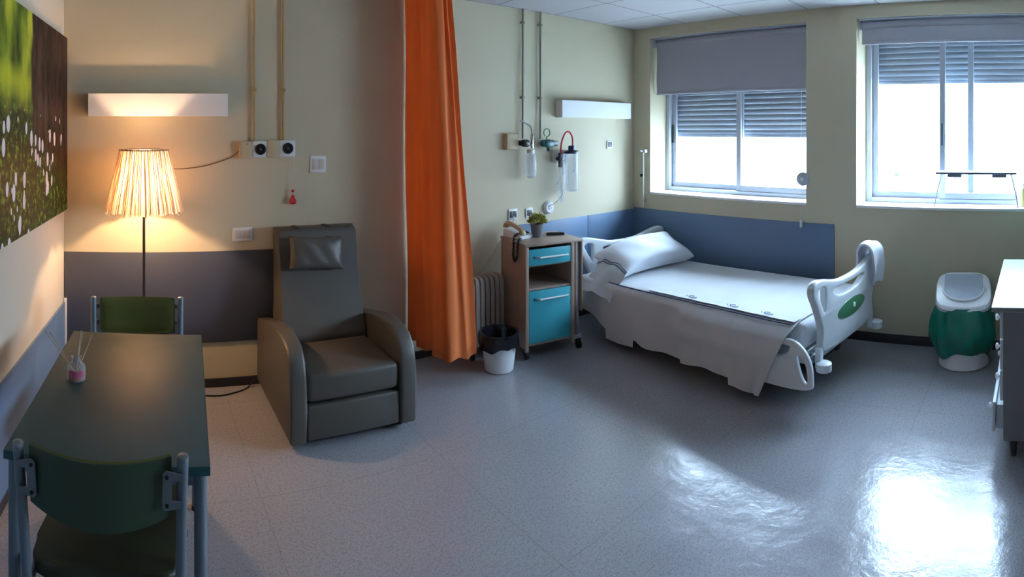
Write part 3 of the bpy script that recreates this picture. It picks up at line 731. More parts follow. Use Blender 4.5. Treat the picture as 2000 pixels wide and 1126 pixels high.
# ------------------------------------------------------------ chairs (front along +y)
def make_chair(label, loc, rz):
    t = thing('chair', label, 'chair', loc, rz, 'green vinyl chairs at the table')
    hwc = 0.205
    for s in (-1, 1):
        bm = nb(); add_tube(bm, [(s*hwc*0.95, -0.235, 0.012), (s*hwc*0.97, -0.225, 0.25), (s*hwc, -0.225, 0.44), (s*hwc*1.01, -0.255, 0.62), (s*hwc*1.03, -0.285, 0.815)], 0.0145, 14)
        l = obj('rear_leg', bm, 'tube', t)
        bm = nb(); add_lathe(bm, [(0.0147, -0.003), (0.0145, 0.002), (0.009, 0.005)], (s*hwc*1.03, -0.2852, 0.813), 14); obj('end_cap', bm, 'tube', l)
        bm = nb(); add_lathe(bm, [(0.018, 0), (0.018, 0.014)], (s*hwc*0.95, -0.235, 0), 16); obj('foot_cap', bm, 'black_plastic', l)
        bm = nb(); add_tube(bm, [(s*hwc*0.97, 0.19, 0.012), (s*hwc*0.97, 0.18, 0.41)], 0.0135, 14, False)
        l = obj('front_leg', bm, 'tube', t)
        bm = nb(); add_lathe(bm, [(0.017, 0), (0.017, 0.014)], (s*hwc*0.97, 0.19, 0), 16); obj('foot_cap', bm, 'black_plastic', l)
        bm = nb(); add_tube(bm, [(s*hwc*0.97, -0.225, 0.405), (s*hwc*0.97, 0.18, 0.405)], 0.011, 12, False); obj('side_rail', bm, 'tube', t)
    bm = nb(); add_tube(bm, [(-hwc*0.97, 0.17, 0.40), (hwc*0.97, 0.17, 0.40)], 0.010, 12, False); obj('cross_rail', bm, 'tube', t)
    bm = nb(); add_tube(bm, [(-hwc*0.97, -0.21, 0.40), (hwc*0.97, -0.21, 0.40)], 0.010, 12, False); obj('cross_rail', bm, 'tube', t)
    bm = nb(); add_prism(bm, smooth2([(-0.19,-0.20),(-0.198,0.0),(-0.20,0.19),(-0.12,0.215),(0.12,0.215),(0.20,0.19),(0.198,0.0),(0.19,-0.20),(0,-0.205)], 4), 0.412, 0.462, 'xy', 0.016); obj('seat', bm, 'seat_dark', t)
    # the back: moulded dark green shell bowed backwards, olive cushion on its front
    def back(u, v, off):
        x = -0.183 + 0.366*u
        k = 1-(x/0.183)**2
        zt = 0.812 - 0.004*k; zb = 0.655 - 0.030*k
        z = zb + (zt-zb)*v
        y = -0.262 - 0.10*(z-0.62)*1.1 - 0.045*k + off
        return (x, y, z)
    bm = nb(); add_sheet(bm, lambda u, v: back(u, v, 0.0), 20, 8, 0.008); obj('back_shell', bm, 'chair_shell', t)
    bm = nb()
    def cush(u, v):
        x, y, z = back(0.015+0.97*u, 0.03+0.97*v, 0)
        e = min(1.0, 6*min(u, 1-u, v, 1-v))
        return (x, y + 0.008 + 0.022*math.sqrt(e), z + 0.004*v)
    g0 = [[bm.verts.new(cush(i/20, j/10)) for j in range(11)] for i in range(21)]
    g1 = [[bm.verts.new((lambda p: (p[0], p[1]+0.004, p[2]))(back(0.015+0.97*i/20, 0.03+0.97*j/10, 0))) for j in range(11)] for i in range(21)]
    for g, fl in ((g0, 0), (g1, 1)):
        for i in range(20):
            for j in range(10):
                q = (g[i][j], g[i+1][j], g[i+1][j+1], g[i][j+1]); bm.faces.new(q if not fl else q[::-1])
    for i in range(20):
        bm.faces.new((g0[i][0], g1[i][0], g1[i+1][0], g0[i+1][0])); bm.faces.new((g0[i][10], g0[i+1][10], g1[i+1][10], g1[i][10]))
    for j in range(10):
        bm.faces.new((g0[0][j], g0[0][j+1], g1[0][j+1], g1[0][j])); bm.faces.new((g0[20][j], g1[20][j], g1[20][j+1], g0[20][j+1]))
    obj('back_cushion', bm, 'olive', t)
    for s in (-1, 1):
        # flat C-shaped bracket screwed to the shell, with its slot open towards the tube
        outl = [(0.213,0.775),(0.170,0.785),(0.162,0.778),(0.160,0.690),(0.166,0.680),(0.207,0.688),(0.207,0.704),(0.184,0.706),(0.184,0.760),(0.213,0.758)]
        bm = nb(); add_prism(bm, [(s*a, b) for a, b in outl], -0.0025, 0.0025, 'xz')
        for v in bm.verts: v.co.y += -0.281 - 0.11*(v.co.z-0.62)*1.0
        br = obj('bracket', bm, 'tube', t, smooth=False)
        for z in (0.770, 0.695):
            bm = nb(); add_lathe(bm, [(0.005, 0.0), (0.004, -0.004)], (s*0.172, -0.2845-0.11*(z-0.62), z), 12, 'y'); obj('screw', bm, 'black_plastic', br)
    return t
c0 = make_chair('green chair in the foreground, its dark back towards the viewer', (-0.068, 1.722, 0), TA)
c1 = copy_tree(c0)
c1['label'] = 'green chair at the far end of the table, below the floor lamp'
c1.location = (-0.002, 2.49, 0); c1.rotation_euler = (0, 0, PI + math.radians(-1.5))

# ------------------------------------------------------------ recliner armchair
t = thing('recliner_armchair', 'grey-brown leatherette recliner armchair with small head cushion', 'armchair', (1.125, 3.19, 0))
oy = -3.19
arm = [(2.782,0.035),(2.780,0.20),(2.786,0.36),(2.810,0.44),(2.860,0.497),(2.94,0.524),(3.05,0.528),(3.20,0.512),(3.40,0.470),(3.575,0.430),(3.585,0.40),(3.585,0.035)]
arm_s = [(y+oy, z) for y, z in arm]
for s in (-1, 1):
    bm = nb(); x0, x1 = (0.265, 0.358) if s > 0 else (-0.358, -0.268)
    add_prism(bm, arm_s, x0, x1, 'yz', 0.016)
    obj('armrest', bm, 'leather', t, angle=60)
bm = nb(); add_box(bm, -0.262, 0.262, 2.80+oy, 3.30+oy, 0.222, 0.366, bev=0.030, seg=4)
for v in bm.verts:
    if v.co.z > 0.33: v.co.z += 0.010*(1-(v.co.x/0.262)**2)
obj('seat_cushion', bm, 'leather', t)
bm = nb(); add_box(bm, -0.262, 0.262, 2.795+oy, 2.86+oy, 0.035, 0.212, bev=0.012, seg=3); obj('footrest_panel', bm, 'leather', t)
bm = nb(); add_box(bm, -0.262, 0.262, 2.87+oy, 3.57+oy, 0.05, 0.215); obj('base_frame', bm, 'leather_dark', t, smooth=False)
bm = nb()
bp = [(3.265,0.34),(3.285,0.45),(3.325,0.58),(3.365,0.72),(3.395,0.86),(3.425,0.985),(3.455,1.015),(3.545,1.012),(3.572,0.985),(3.560,0.80),(3.545,0.55),(3.53,0.34)]
add_prism(bm, [(y+oy, z) for y, z in smooth2(bp, 3)], -0.262, 0.258, 'yz', 0.018)
for v in bm.verts:
    k = (v.co.z-0.34)/0.67
    v.co.x *= 1.0 - 0.028*math.sin(PI*max(0, min(1, (k-0.15)/0.9)))*1.2
    if abs(v.co.x) < 0.2: v.co.y -= 0.0
obj('backrest', bm, 'leather', t, angle=60)
def pillow_bm(w_, h_, d_, n=18, pinch=0.06, wr=0.0):
    bm = nb()
    def P(u, v, s):
        a = 2*u-1; b = 2*v-1
        k = max(0, (1-a**4)*(1-b**4)); e = k**0.45
        px = a*(w_/2)*(1-pinch*(1-abs(b)**2.0)*abs(a)**3); pz = b*(h_/2)*(1-pinch*1.4*(1-abs(a)**2.0)*abs(b)**3)
        return (px, s*d_/2*e + wr*math.sin(9*a+4*b)*k, pz)
    for s in (-1, 1):
        add_sheet(bm, lambda u, v: P(u, v, s), n, n)
    bmesh.ops.remove_doubles(bm, verts=bm.verts, dist=0.0006)
    return bm
bm = pillow_bm(0.345, 0.205, 0.095, 18, 0.05, 0.003)
bmesh.ops.rotate(bm, verts=bm.verts, cent=(0,0,0), matrix=Matrix.Rotation(math.radians(-13), 3, 'X') @ Matrix.Rotation(math.radians(3), 3, 'Y'))
bmesh.ops.translate(bm, verts=bm.verts, vec=(-0.035, 3.353+oy, 0.872))
hc = obj('head_cushion', bm, 'leather', t)
for s in (-1, 1):
    bm = nb(); add_box(bm, -0.035+s*0.10-0.014, -0.035+s*0.10+0.014, 3.385+oy, 3.421+oy, 0.955, 0.960); obj('strap', bm, 'leather_dark', hc, smooth=False)
    bm = nb(); add_box(bm, -0.035+s*0.10-0.014, -0.035+s*0.10+0.014, 3.425+oy, 3.52+oy, 1.016, 1.021); obj('strap', bm, 'leather_dark', hc, smooth=False)
for sx in (-1, 1):
    for y in (2.86, 3.50):
        bm = nb(); add_lathe(bm, [(0.018, 0), (0.020, 0.006), (0.020, 0.036)], (sx*0.29, y+oy, 0), 16); obj('foot', bm, 'black_plastic', t)

# ------------------------------------------------------------ curtain and its rail
t = thing('curtain', 'long orange curtain gathered between the armchair and the bed', 'curtain', (1.90, 3.36, 0.0))
top_plan = [(-0.08,0.242),(-0.045,0.15),(-0.085,0.10),(-0.05,0.05),(-0.085,0.00),(-0.055,-0.05),(-0.080,-0.09),(-0.055,-0.125),(-0.060,-0.155),(-0.020,-0.170),(0.0,-0.140),(0.02,-0.165),(0.035,-0.14),(0.05,-0.165)]
bot_plan = [(-0.06,0.232),(-0.015,0.17),(-0.045,0.12),(-0.010,0.07),(-0.040,0.02),(0.000,-0.03),(-0.030,-0.08),(0.005,-0.14),(-0.005,-0.230),(0.045,-0.240),(0.095,-0.210),(0.14,-0.225),(0.19,-0.205),(0.225,-0.215)]
tp = [p for p in smooth_path([(a, b, 0) for a, b in top_plan], 8)]; bp2 = [p for p in smooth_path([(a, b, 0) for a, b in bot_plan], 8)]
nC = len(tp)-1
def curt(u, v):
    i = int(round(u*nC)); k = v**1.15
    x = bp2[i].x*(1-k) + tp[i].x*k; y = bp2[i].y*(1-k) + tp[i].y*k
    hem = 0.145 + 0.012*math.sin(u*20)
    return (x + 0.006*math.sin(v*9+u*25), y, hem + (2.55-hem)*v)
bm = nb(); add_sheet(bm, curt, nC, 30, 0.0015); obj('cloth', bm, 'curtain', t, angle=80)
def hem(u, v):
    i = int(round(u*nC)); x, y, z = curt(u, 0)
    return (x-0.002, y-0.002, z + 0.05*v)
bm = nb(); add_sheet(bm, lambda u, v: (curt(u, v*0.02)[0]-0.0015, curt(u, v*0.02)[1]-0.0025, curt(u, v*0.02)[2]), nC, 2, 0.0015); obj('hem', bm, 'curtain', t, angle=80)
tag_rail = thing('curtain_rail', 'white ceiling rail carrying the orange curtain', 'curtain rail', (1.90, 3.36, 2.545))
bm = nb(); add_box(bm, -0.035, -0.005, -2.2, 0.246, 0.03, 0.055, bev=0.003); obj('rail', bm, 'white_metal', tag_rail)
for i in range(8):
    bm = nb(); add_lathe(bm, [(0.010, 0.0), (0.010, 0.030)], (-0.02, 0.19-0.05*i, 0), 10); obj('glider', bm, 'white_plastic', tag_rail)

# ------------------------------------------------------------ oil heater
t = thing('oil_radiator', 'cream oil-filled radiator standing behind the white waste basket', 'heater', (2.375, 3.475, 0))
for i in range(8):
    x = -0.155 + i*0.043
    bm = nb(); add_prism(bm, smooth2([(-0.075,0.08),(-0.080,0.30),(-0.075,0.52),(-0.045,0.560),(0.045,0.560),(0.075,0.52),(0.080,0.30),(0.075,0.08),(0,0.065)], 3), x-0.0155, x+0.0155, 'yz', 0.007); obj('fin', bm, 'heater', t)
bm = nb(); add_tube(bm, [(-0.155,0,0.11),(0.146,0,0.11)], 0.020, 12, False); obj('manifold', bm, 'heater', t)
bm = nb(); add_tube(bm, [(-0.155,0,0.50),(0.146,0,0.50)], 0.020, 12, False); obj('manifold', bm, 'heater', t)
for x in (-0.13, 0.125):
    bm = nb(); add_box(bm, x-0.012, x+0.012, -0.10, 0.10, 0.040, 0.062, bev=0.004); a = obj('axle', bm, 'black_plastic', t)
    for y in (-0.098, 0.098):
        bm = nb(); add_lathe(bm, [(0.014, -0.010), (0.022, -0.008), (0.022, 0.008), (0.014, 0.010)], (x, y, 0.022), 18, 'x'); obj('wheel', bm, 'rubber', a)
bm = nb(); add_tube(bm, [(2.778, 3.585, 0.95), (2.75, 3.57, 0.90), (2.60, 3.585, 0.72), (2.50, 3.58, 0.62), (2.43, 3.585, 0.52), (2.40, 3.585, 0.30)], 0.0035, 6)
tag(obj('heater_cable', bm, 'off_white'), 'pale cable running down the wall from the socket to the radiator', 'cable')

# ------------------------------------------------------------ waste basket with black liner
t = thing('waste_basket', 'small white waste basket with a black bag folded over its rim', 'waste basket', (2.315, 3.155, 0))
bm = nb(); add_lathe(bm, [(0.090, 0.0), (0.098, 0.006), (0.112, 0.13), (0.116, 0.15), (0.128, 0.235), (0.131, 0.245), (0.126, 0.245), (0.095, 0.012)], n=36); obj('basket', bm, 'white_plastic', t)
bm = nb()
n = 48
prof = [(0.080, 0.05), (0.106, 0.20), (0.118, 0.256), (0.138, 0.258), (0.143, 0.22), (0.141, 0.165)]
rings = []
for k, (r, z) in enumerate(prof):
    ring = []
    for j in range(n):
        a = 2*PI*j/n; rr = r + (0.004*math.sin(a*9+k)+0.003*math.sin(a*17)) * (1 if k > 2 else 0.3)
        zz = z + (0.014*math.sin(a*3+0.6)+0.006*math.sin(a*8) if k == 5 else 0)
        ring.append(bm.verts.new((rr*math.cos(a), rr*math.sin(a), zz)))
    rings.append(ring)
for a, b in zip(rings, rings[1:]):
    for j in range(n): bm.faces.new((a[j], a[(j+1)%n], b[(j+1)%n], b[j]))
bm.faces.new(rings[0][::-1])
obj('liner', bm, 'bag_black', t)

# ------------------------------------------------------------ bedside cabinet (front face at y=0, local x to the right)
CA = math.radians(-11.3)
cab = thing('bedside_cabinet', 'beech bedside cabinet with turquoise drawer and door on casters', 'cabinet', (2.54, 3.15, 0), CA)
bm = nb()
add_box(bm, 0, 0.020, 0, 0.40, 0.075, 0.80); add_box(bm, 0.380, 0.400, 0, 0.40, 0.075, 0.80)
add_box(bm, 0.02, 0.38, 0.385, 0.40, 0.10, 0.80); add_box(bm, 0.02, 0.38, 0.005, 0.385, 0.095, 0.112)
add_box(bm, 0.02, 0.38, 0.005, 0.385, 0.485, 0.500); add_box(bm, 0.02, 0.38, 0.02, 0.385, 0.650, 0.662)
obj('carcass', bm, 'wood', cab, smooth=False, bevel=0.002)
bm = nb(); add_box(bm, -0.006, 0.485, -0.010, 0.405, 0.800, 0.818, bev=0.004); obj('top', bm, 'wood', cab)
bm = nb(); add_box(bm, -0.003, 0.024, -0.012, 0.012, 0.06, 0.80, bev=0.004); add_box(bm, 0.376, 0.405, -0.012, 0.012, 0.06, 0.80, bev=0.004); obj('front_post', bm, 'wood', cab)
bm = nb(); add_box(bm, 0.027, 0.374, -0.008, 0.010, 0.664, 0.780, bev=0.003); dr = obj('drawer', bm, 'turq', cab)
bm = nb(); add_tube(bm, [(0.10, -0.008, 0.722), (0.105, -0.030, 0.722), (0.34, -0.030, 0.722), (0.345, -0.008, 0.722)], 0.0065, 10, False); obj('handle', bm, 'white_metal', dr)
bm = nb(); add_lathe(bm, [(0.010, -0.006), (0.009, -0.012)], (0.070, 0, 0.722), 14, 'y'); obj('lock', bm, 'dark_grey', dr)
bm = nb(); add_box(bm, 0.027, 0.374, -0.008, 0.010, 0.114, 0.483, bev=0.003); dr = obj('door', bm, 'turq', cab)
bm = nb(); add_tube(bm, [(0.10, -0.008, 0.425), (0.105, -0.030, 0.425), (0.34, -0.030, 0.425), (0.345, -0.008, 0.425)], 0.0065, 10, False); obj('handle', bm, 'white_metal', dr)
bm = nb(); add_lathe(bm, [(0.010, -0.006), (0.009, -0.012)], (0.070, 0, 0.425), 14, 'y'); obj('lock', bm, 'dark_grey', dr)
bm = nb(); add_box(bm, 0.420, 0.432, 0.0, 0.35, 0.30, 0.795, bev=0.003); add_box(bm, 0.470, 0.482, -0.005, 0.37, 0.28, 0.798, bev=0.003); obj('folding_leaf', bm, 'wood', cab)
bm = nb(); add_box(bm, 0.44, 0.462, 0.02, 0.05, 0.075, 0.79, bev=0.003); add_box(bm, 0.40, 0.485, 0.01, 0.39, 0.075, 0.10, bev=0.004); obj('support_column', bm, 'alu', cab)
for x in (0.02, 0.46):
    for y in (0.02, 0.37):
        bm = nb(); add_lathe(bm, [(0.012, -0.013), (0.029, -0.011), (0.029, 0.011), (0.012, 0.013)], (x, y, 0.029), 20, 'x'); add_box(bm, x-0.016, x+0.016, y-0.008, y+0.022, 0.03, 0.074, bev=0.003); obj('caster', bm, 'rubber', cab)

def on_cab(x, y, z=0.0):
    c, s = math.cos(CA), math.sin(CA)
    return (2.54 + x*c - y*s, 3.15 + x*s + y*c, 0.818 + z)
t = thing('telephone', 'white and brown desk telephone with coiled cord on the cabinet', 'telephone', on_cab(0.098, 0.300), CA+0.35)
bm = nb(); add_prism(bm, [(-0.09,0.0),(0.09,0.0),(0.09,0.060),(0.06,0.062),(-0.09,0.022)], -0.075, 0.075, 'yz', 0.006); obj('body', bm, 'white_plastic', t)
bm = nb(); add_tube(bm, [(-0.045,-0.085,0.055),(-0.050,-0.05,0.078),(-0.050,0.05,0.105),(-0.045,0.085,0.095)], 0.017, 12)
for p in ((-0.045,-0.080,0.046), (-0.045,0.080,0.084)): add_lathe(bm, [(0.026,-0.014),(0.028,0.0),(0.022,0.016)], p, 18)
hs = obj('handset', bm, 'beige_plastic', t)
bm = nb()
for i in range(4):
    for j in range(3): add_box(bm, 0.005+j*0.020, 0.019+j*0.020, -0.06+i*0.024, -0.044+i*0.024, 0.030+i*0.005, 0.037+i*0.005+0.002)
obj('keypad', bm, 'dark_grey', t, smooth=False)
ci = on_cab(0,0); inv = Matrix.Rotation(-(CA+0.35), 3, 'Z')
def to_phone(p): 
    q = Vector(on_cab(*p)) - Vector(on_cab(0.098, 0.300)); return inv @ q
pts = [to_phone(p) for p in ((0.05,0.20,0.045),(0.0,0.17,0.030),(-0.018,0.15,-0.03),(-0.020,0.150,-0.10),(-0.020,0.125,-0.135),(-0.020,0.095,-0.10),(-0.018,0.085,-0.02),(0.0,0.095,0.016),(0.04,0.14,0.014))]
path = smooth_path(pts, 26); fr = frames(path)
coil = [p + fr[i][0]*0.0075*math.cos(i*1.15) + fr[i][1]*0.0075*math.sin(i*1.15) for i, p in enumerate(path)]
bm = nb(); add_tube(bm, coil, 0.0042, 6, False); obj('coiled_cord', bm, 'black_plastic', t)

t = thing('potted_plant', 'small yellow-green plant in a grey pot on the cabinet', 'potted plant', on_cab(0.226, 0.240))
bm = nb(); add_lathe(bm, [(0.034, 0.0), (0.037, 0.004), (0.050, 0.085), (0.053, 0.092), (0.052, 0.10), (0.046, 0.10), (0.044, 0.085)], n=28); obj('pot', bm, 'pot', t)
bm = nb()
for i in range(330):
    th = random.uniform(0, 2*PI); ph = math.acos(random.uniform(-0.15, 1)); rr = random.uniform(0.045, 0.078)
    c = Vector((rr*math.sin(ph)*math.cos(th), rr*math.sin(ph)*math.sin(th), 0.115 + rr*0.85*math.cos(ph)))
    d = Vector((math.sin(ph)*math.cos(th), math.sin(ph)*math.sin(th), math.cos(ph)+0.3)).normalized()
    s = d.cross(Vector((random.uniform(-1,1), random.uniform(-1,1), 0.5))).normalized()*0.006
    u = d*0.016; k = d.cross(s).normalized()*0.002
    q = [bm.verts.new(c-u), bm.verts.new(c+s+k), bm.verts.new(c+u), bm.verts.new(c-s+k)]
    bm.faces.new(q)
f = obj('foliage', bm, 'leaf', t, smooth=False); f['kind'] = 'stuff'
bm = nb()
for i in range(9):
    a = i*0.7; add_tube(bm, [(0.015*math.cos(a), 0.015*math.sin(a), 0.085), (0.045*math.cos(a), 0.045*math.sin(a), 0.14)], 0.0018, 5, False)
obj('stems', bm, M['olive'], t)

t = thing('remote_control', 'black remote control lying on the right of the cabinet top', 'remote control', on_cab(0.385, 0.235), CA-0.35)
bm = nb(); add_box(bm, -0.070, 0.070, -0.022, 0.022, 0.0, 0.020, bev=0.007, seg=3); obj('body', bm, 'black_plastic', t)
bm = nb()
for i in range(6):
    for j in range(2): add_box(bm, -0.05+i*0.017, -0.04+i*0.017, -0.010+j*0.012, -0.002+j*0.012, 0.0195, 0.0225)
obj('buttons', bm, 'dark_grey', t, smooth=False)

# ------------------------------------------------------------ hospital bed (local a = across from near side, b = foot to head)
BA = -math.atan(0.10)
bed = thing('hospital_bed', 'white plastic hospital bed with slotted head and foot boards', 'bed', (2.92, 1.225, 0), BA)
BW, BL = 0.95, 2.0
def board_outline():
    L = [(0.16,0.36),(0.105,0.50),(0.045,0.62),(-0.005,0.700),(-0.012,0.745),(0.015,0.775),(0.07,0.782),(0.16,0.768),(0.27,0.742),(0.38,0.726)]
    R = [(BW-a, z) for a, z in L[::-1]]
    return smooth2(L + R, 4)
def rim(pts): return smooth2(pts, 4)
def board(name, y, thick=0.045):
    hl_ = rim([(0.055,0.715),(0.085,0.735),(0.135,0.725),(0.145,0.700),(0.145,0.640),(0.135,0.590),(0.110,0.625),(0.075,0.675)])
    hr_ = [(BW-a, z) for a, z in hl_][::-1]
    slot = rim([(0.27,0.690),(0.38,0.688),(0.475,0.686),(0.57,0.688),(0.68,0.690),(0.70,0.675),(0.62,0.640),(0.475,0.628),(0.33,0.640),(0.25,0.675)])
    bm = plate(board_outline(), [hl_, hr_, slot], thick, 0.012)
    for v in bm.verts: v.co = Vector((v.co.x, y + v.co.z, v.co.y))
    return obj(name, bm, 'bed_plastic', bed, angle=40)
fb = board('footboard', -0.01)
bm = nb(); add_lathe(bm, [(0.27, -0.034), (0.265, -0.038), (0.10, -0.042), (0.01, -0.043)], (0, 0, 0), 40, 'y')
for v in bm.verts: v.co = Vector((v.co.x*0.75 + 0.50, v.co.y + 0.002, v.co.z*0.20 + 0.525))
obj('oval_badge', bm, 'green_logo', fb)
bm = nb(); add_lathe(bm, [(0.016, -0.040), (0.014, -0.046)], (0.52, 0, 0.53), 18, 'y'); obj('badge_emblem', bm, 'white_plastic', fb)
hb = board('headboard', BL+0.0)
for y in (-0.01, BL):
    for a in (0.10, BW-0.10):
        bm = nb(); add_box(bm, a-0.022, a+0.022, y-0.018, y+0.018, 0.28, 0.40, bev=0.008); p = obj('board_post', bm, 'bed_plastic', bed)
        bm = nb(); add_lathe(bm, [(0.030, -0.030), (0.045, -0.024), (0.045, 0.018), (0.030, 0.026)], (a-0.01 if a < 0.5 else a+0.03, y-0.035 if y < 1 else y+0.0, 0.300), 24); obj('bumper_roller', bm, 'bed_plastic', p)
bm = nb()
add_box(bm, 0.06, BW-0.06, 0.02, 0.06, 0.30, 0.35); add_box(bm, 0.06, BW-0.06, BL-0.07, BL-0.03, 0.30, 0.35)
add_box(bm, 0.06, 0.10, 0.02, BL-0.03, 0.30, 0.35); add_box(bm, BW-0.10, BW-0.06, 0.02, BL-0.03, 0.30, 0.35)
add_box(bm, 0.05, BW-0.05, 0.04, BL-0.05, 0.352, 0.382)
obj('bed_deck', bm, 'bed_plastic', bed, smooth=False, bevel=0.006)
bm = nb()
for x in (0.18, BW-0.22): add_box(bm, x, x+0.04, 0.18, BL-0.18, 0.13, 0.18)
for y in (0.20, BL-0.24): add_box(bm, 0.12, BW-0.12, y, y+0.05, 0.13, 0.17)
for y in (0.45, BL-0.55):
    for x in (0.20, BW-0.24): add_tube(bm, [(x+0.02, y, 0.155), (x+0.02, y+0.12, 0.33)], 0.018, 10, False)
obj('lift_frame', bm, 'steel_dark', bed, smooth=False)
for x in (0.26, BW-0.26):
    for y in (0.62, BL-0.30):
        bm = nb(); add_lathe(bm, [(0.03, -0.018), (0.062, -0.014), (0.062, 0.014), (0.03, 0.018)], (x, y, 0.123), 24, 'x'); w_ = obj('caster', bm, 'rubber', bed)
        bm = nb(); add_box(bm, x-0.024, x+0.024, y-0.02, y+0.02, 0.165, 0.195, bev=0.005); obj('caster_fork', bm, 'steel_dark', w_)
MZ = 0.53
bm = nb(); add_box(bm, 0.035, BW-0.035, 0.045, BL-0.045, 0.384, MZ, bev=0.035, seg=4)
bmesh.ops.subdivide_edges(bm, edges=[e for e in bm.edges if e.calc_length() > 0.3], cuts=10, use_grid_fill=True)
for v in bm.verts:
    if v.co.z > 0.5: v.co.z += 0.012*math.sin(v.co.y*2.2+0.5) - 0.006
obj('mattress', bm, 'mattress', bed)
# lowered side rail at the foot end of the near side, outline in (b, z)
ro = rim([(-0.040,0.225),(-0.055,0.27),(-0.045,0.36),(-0.005,0.43),(0.055,0.470),(0.12,0.474),(0.19,0.445),(0.26,0.41),(0.45,0.39),(0.72,0.40),(0.80,0.37),(0.83,0.28),(0.78,0.215),(0.4,0.205),(0.1,0.205)])
rh1 = rim([(-0.020,0.255),(-0.022,0.30),(-0.010,0.355),(0.020,0.390),(0.045,0.395),(0.030,0.33),(0.005,0.27)])
rh2 = rim([(0.085,0.435),(0.125,0.442),(0.175,0.415),(0.19,0.385),(0.155,0.375),(0.105,0.400)])
bm = plate(ro, [rh1[::-1], rh2], 0.030, 0.009)
for v in bm.verts: v.co = Vector((-0.055 + v.co.z, v.co.x, v.co.y))
sr = obj('side_rail', bm, 'bed_plastic', bed, angle=40)
bm = nb(); add_box(bm, -0.05, 0.08, 0.30, 0.36, 0.305, 0.335, bev=0.005); obj('rail_arm', bm, 'bed_plastic', sr)
bm = nb(); add_box(bm, -0.05, 0.08, 0.60, 0.66, 0.305, 0.335, bev=0.005); obj('rail_arm', bm, 'bed_plastic', sr)

def bed_pt(a, b, z):
    c, s = math.cos(BA), math.sin(BA)
    return Vector((2.92 + a*c - b*s, 1.225 + a*s + b*c, z))
# draped sheet
sh = thing('bed_sheet', 'white draped bed sheet hanging down the near side of the bed', 'sheet', (2.92, 1.225, 0), BA)
B0, B1 = 0.095, 1.93
def hem_z(b):
    if b < 0.50: return 0.122 + 0.02*b
    if b < 1.02: return 0.175 + 0.01*math.sin(b*12)
    if b < 1.36: return 0.165 + 0.008*math.sin(b*20)
    if b < 1.62: return 0.120
    return 0.19 + (b-1.62)*0.35
BS = []
for s0, s1, n_ in ((B0, 0.499, 10), (0.501, 1.019, 14), (1.021, 1.359, 9), (1.361, 1.619, 8), (1.621, B1, 8)):
    BS += [s0 + (s1-s0)*i/n_ for i in range(n_+1)]
def sheet_pt(u, v):
    b = BS[int(round(u*(len(BS)-1)))]
    # v: 0 hem ... 0.55 mattress edge ... 1 inner edge on top
    hz = hem_z(b)
    if v < 0.55:
        k = v/0.55
        z = hz + (MZ-0.012-hz)*k
        rail = math.exp(-((z-0.36)/0.10)**2) * (1 if b < 0.86 else math.exp(-((b-0.86)/0.1)**2))
        a = -0.030 - 0.055*max(0, rail) - 0.010*(1-k)*math.sin(b*17) - 0.006*(1-k)
        if b < 0.9: a = min(a, -0.078) if z < 0.47 else min(a, -0.078 + (z-0.47)*0.9)
        a += 0.007*math.sin(b*29 + k*3)*(1-k)
        if k > 0.93: a += 0.03*(k-0.93)/0.07
        bb = b + (0.19*(1-k)*max(0, 1-(b-B0)/0.25) + 0.0)   # the foot edge slants back towards the hem
        return (a, bb, z)
    k = (v-0.55)/0.45
    z = MZ + 0.006 + 0.012*math.sin(b*2.2+0.5) - 0.004 + 0.0025*math.sin(b*23)*math.sin(k*PI)
    if k < 0.12: z -= 0.016*(1-k/0.12)**2
    return (0.005 + 0.90*k, b - 0.03*(1-k)*0, z)
bm = nb(); add_sheet(bm, sheet_pt, len(BS)-1, 44, 0.003); obj('cloth', bm, 'sheet', sh, angle=70)
bm = nb(); add_tube(bm, [(-0.004, B0+0.02 + (B1-B0-0.04)*i/40, MZ+0.006+0.012*math.sin((B0+0.02+(B1-B0-0.04)*i/40)*2.2+0.5)-0.010) for i in range(41)], 0.0042, 6, False); obj('edge_shadow_line', bm, 'marker', sh)  # dark tube standing in for the shadow line where the sheet turns down
for b in (0.30, 0.55, 0.88):
    bm = nb()
    z = MZ + 0.012 + 0.012*math.sin(b*2.2+0.5)
    add_tube(bm, [(0.055+0.016*math.cos(q), b+0.030*math.sin(q), z) for q in [i*2*PI/18 for i in range(15)]], 0.0022, 5, False)
    add_tube(bm, [(0.045, b+0.045, z), (0.065, b+0.055, z)], 0.0022, 5, False)
    obj('printed_mark', bm, 'marker', sh)
bm = nb(); add_sheet(bm, lambda u, v: (0.018+0.075*u, B0+0.01+(1.15)*v, MZ+0.0065+0.012*math.sin((B0+0.01+1.15*v)*2.2+0.5)+0.001*math.sin(v*40)), 3, 30, 0.0008); obj('folded_border', bm, mat('pale_lilac_cotton', (0.58, 0.60, 0.67), 0.85), sh)

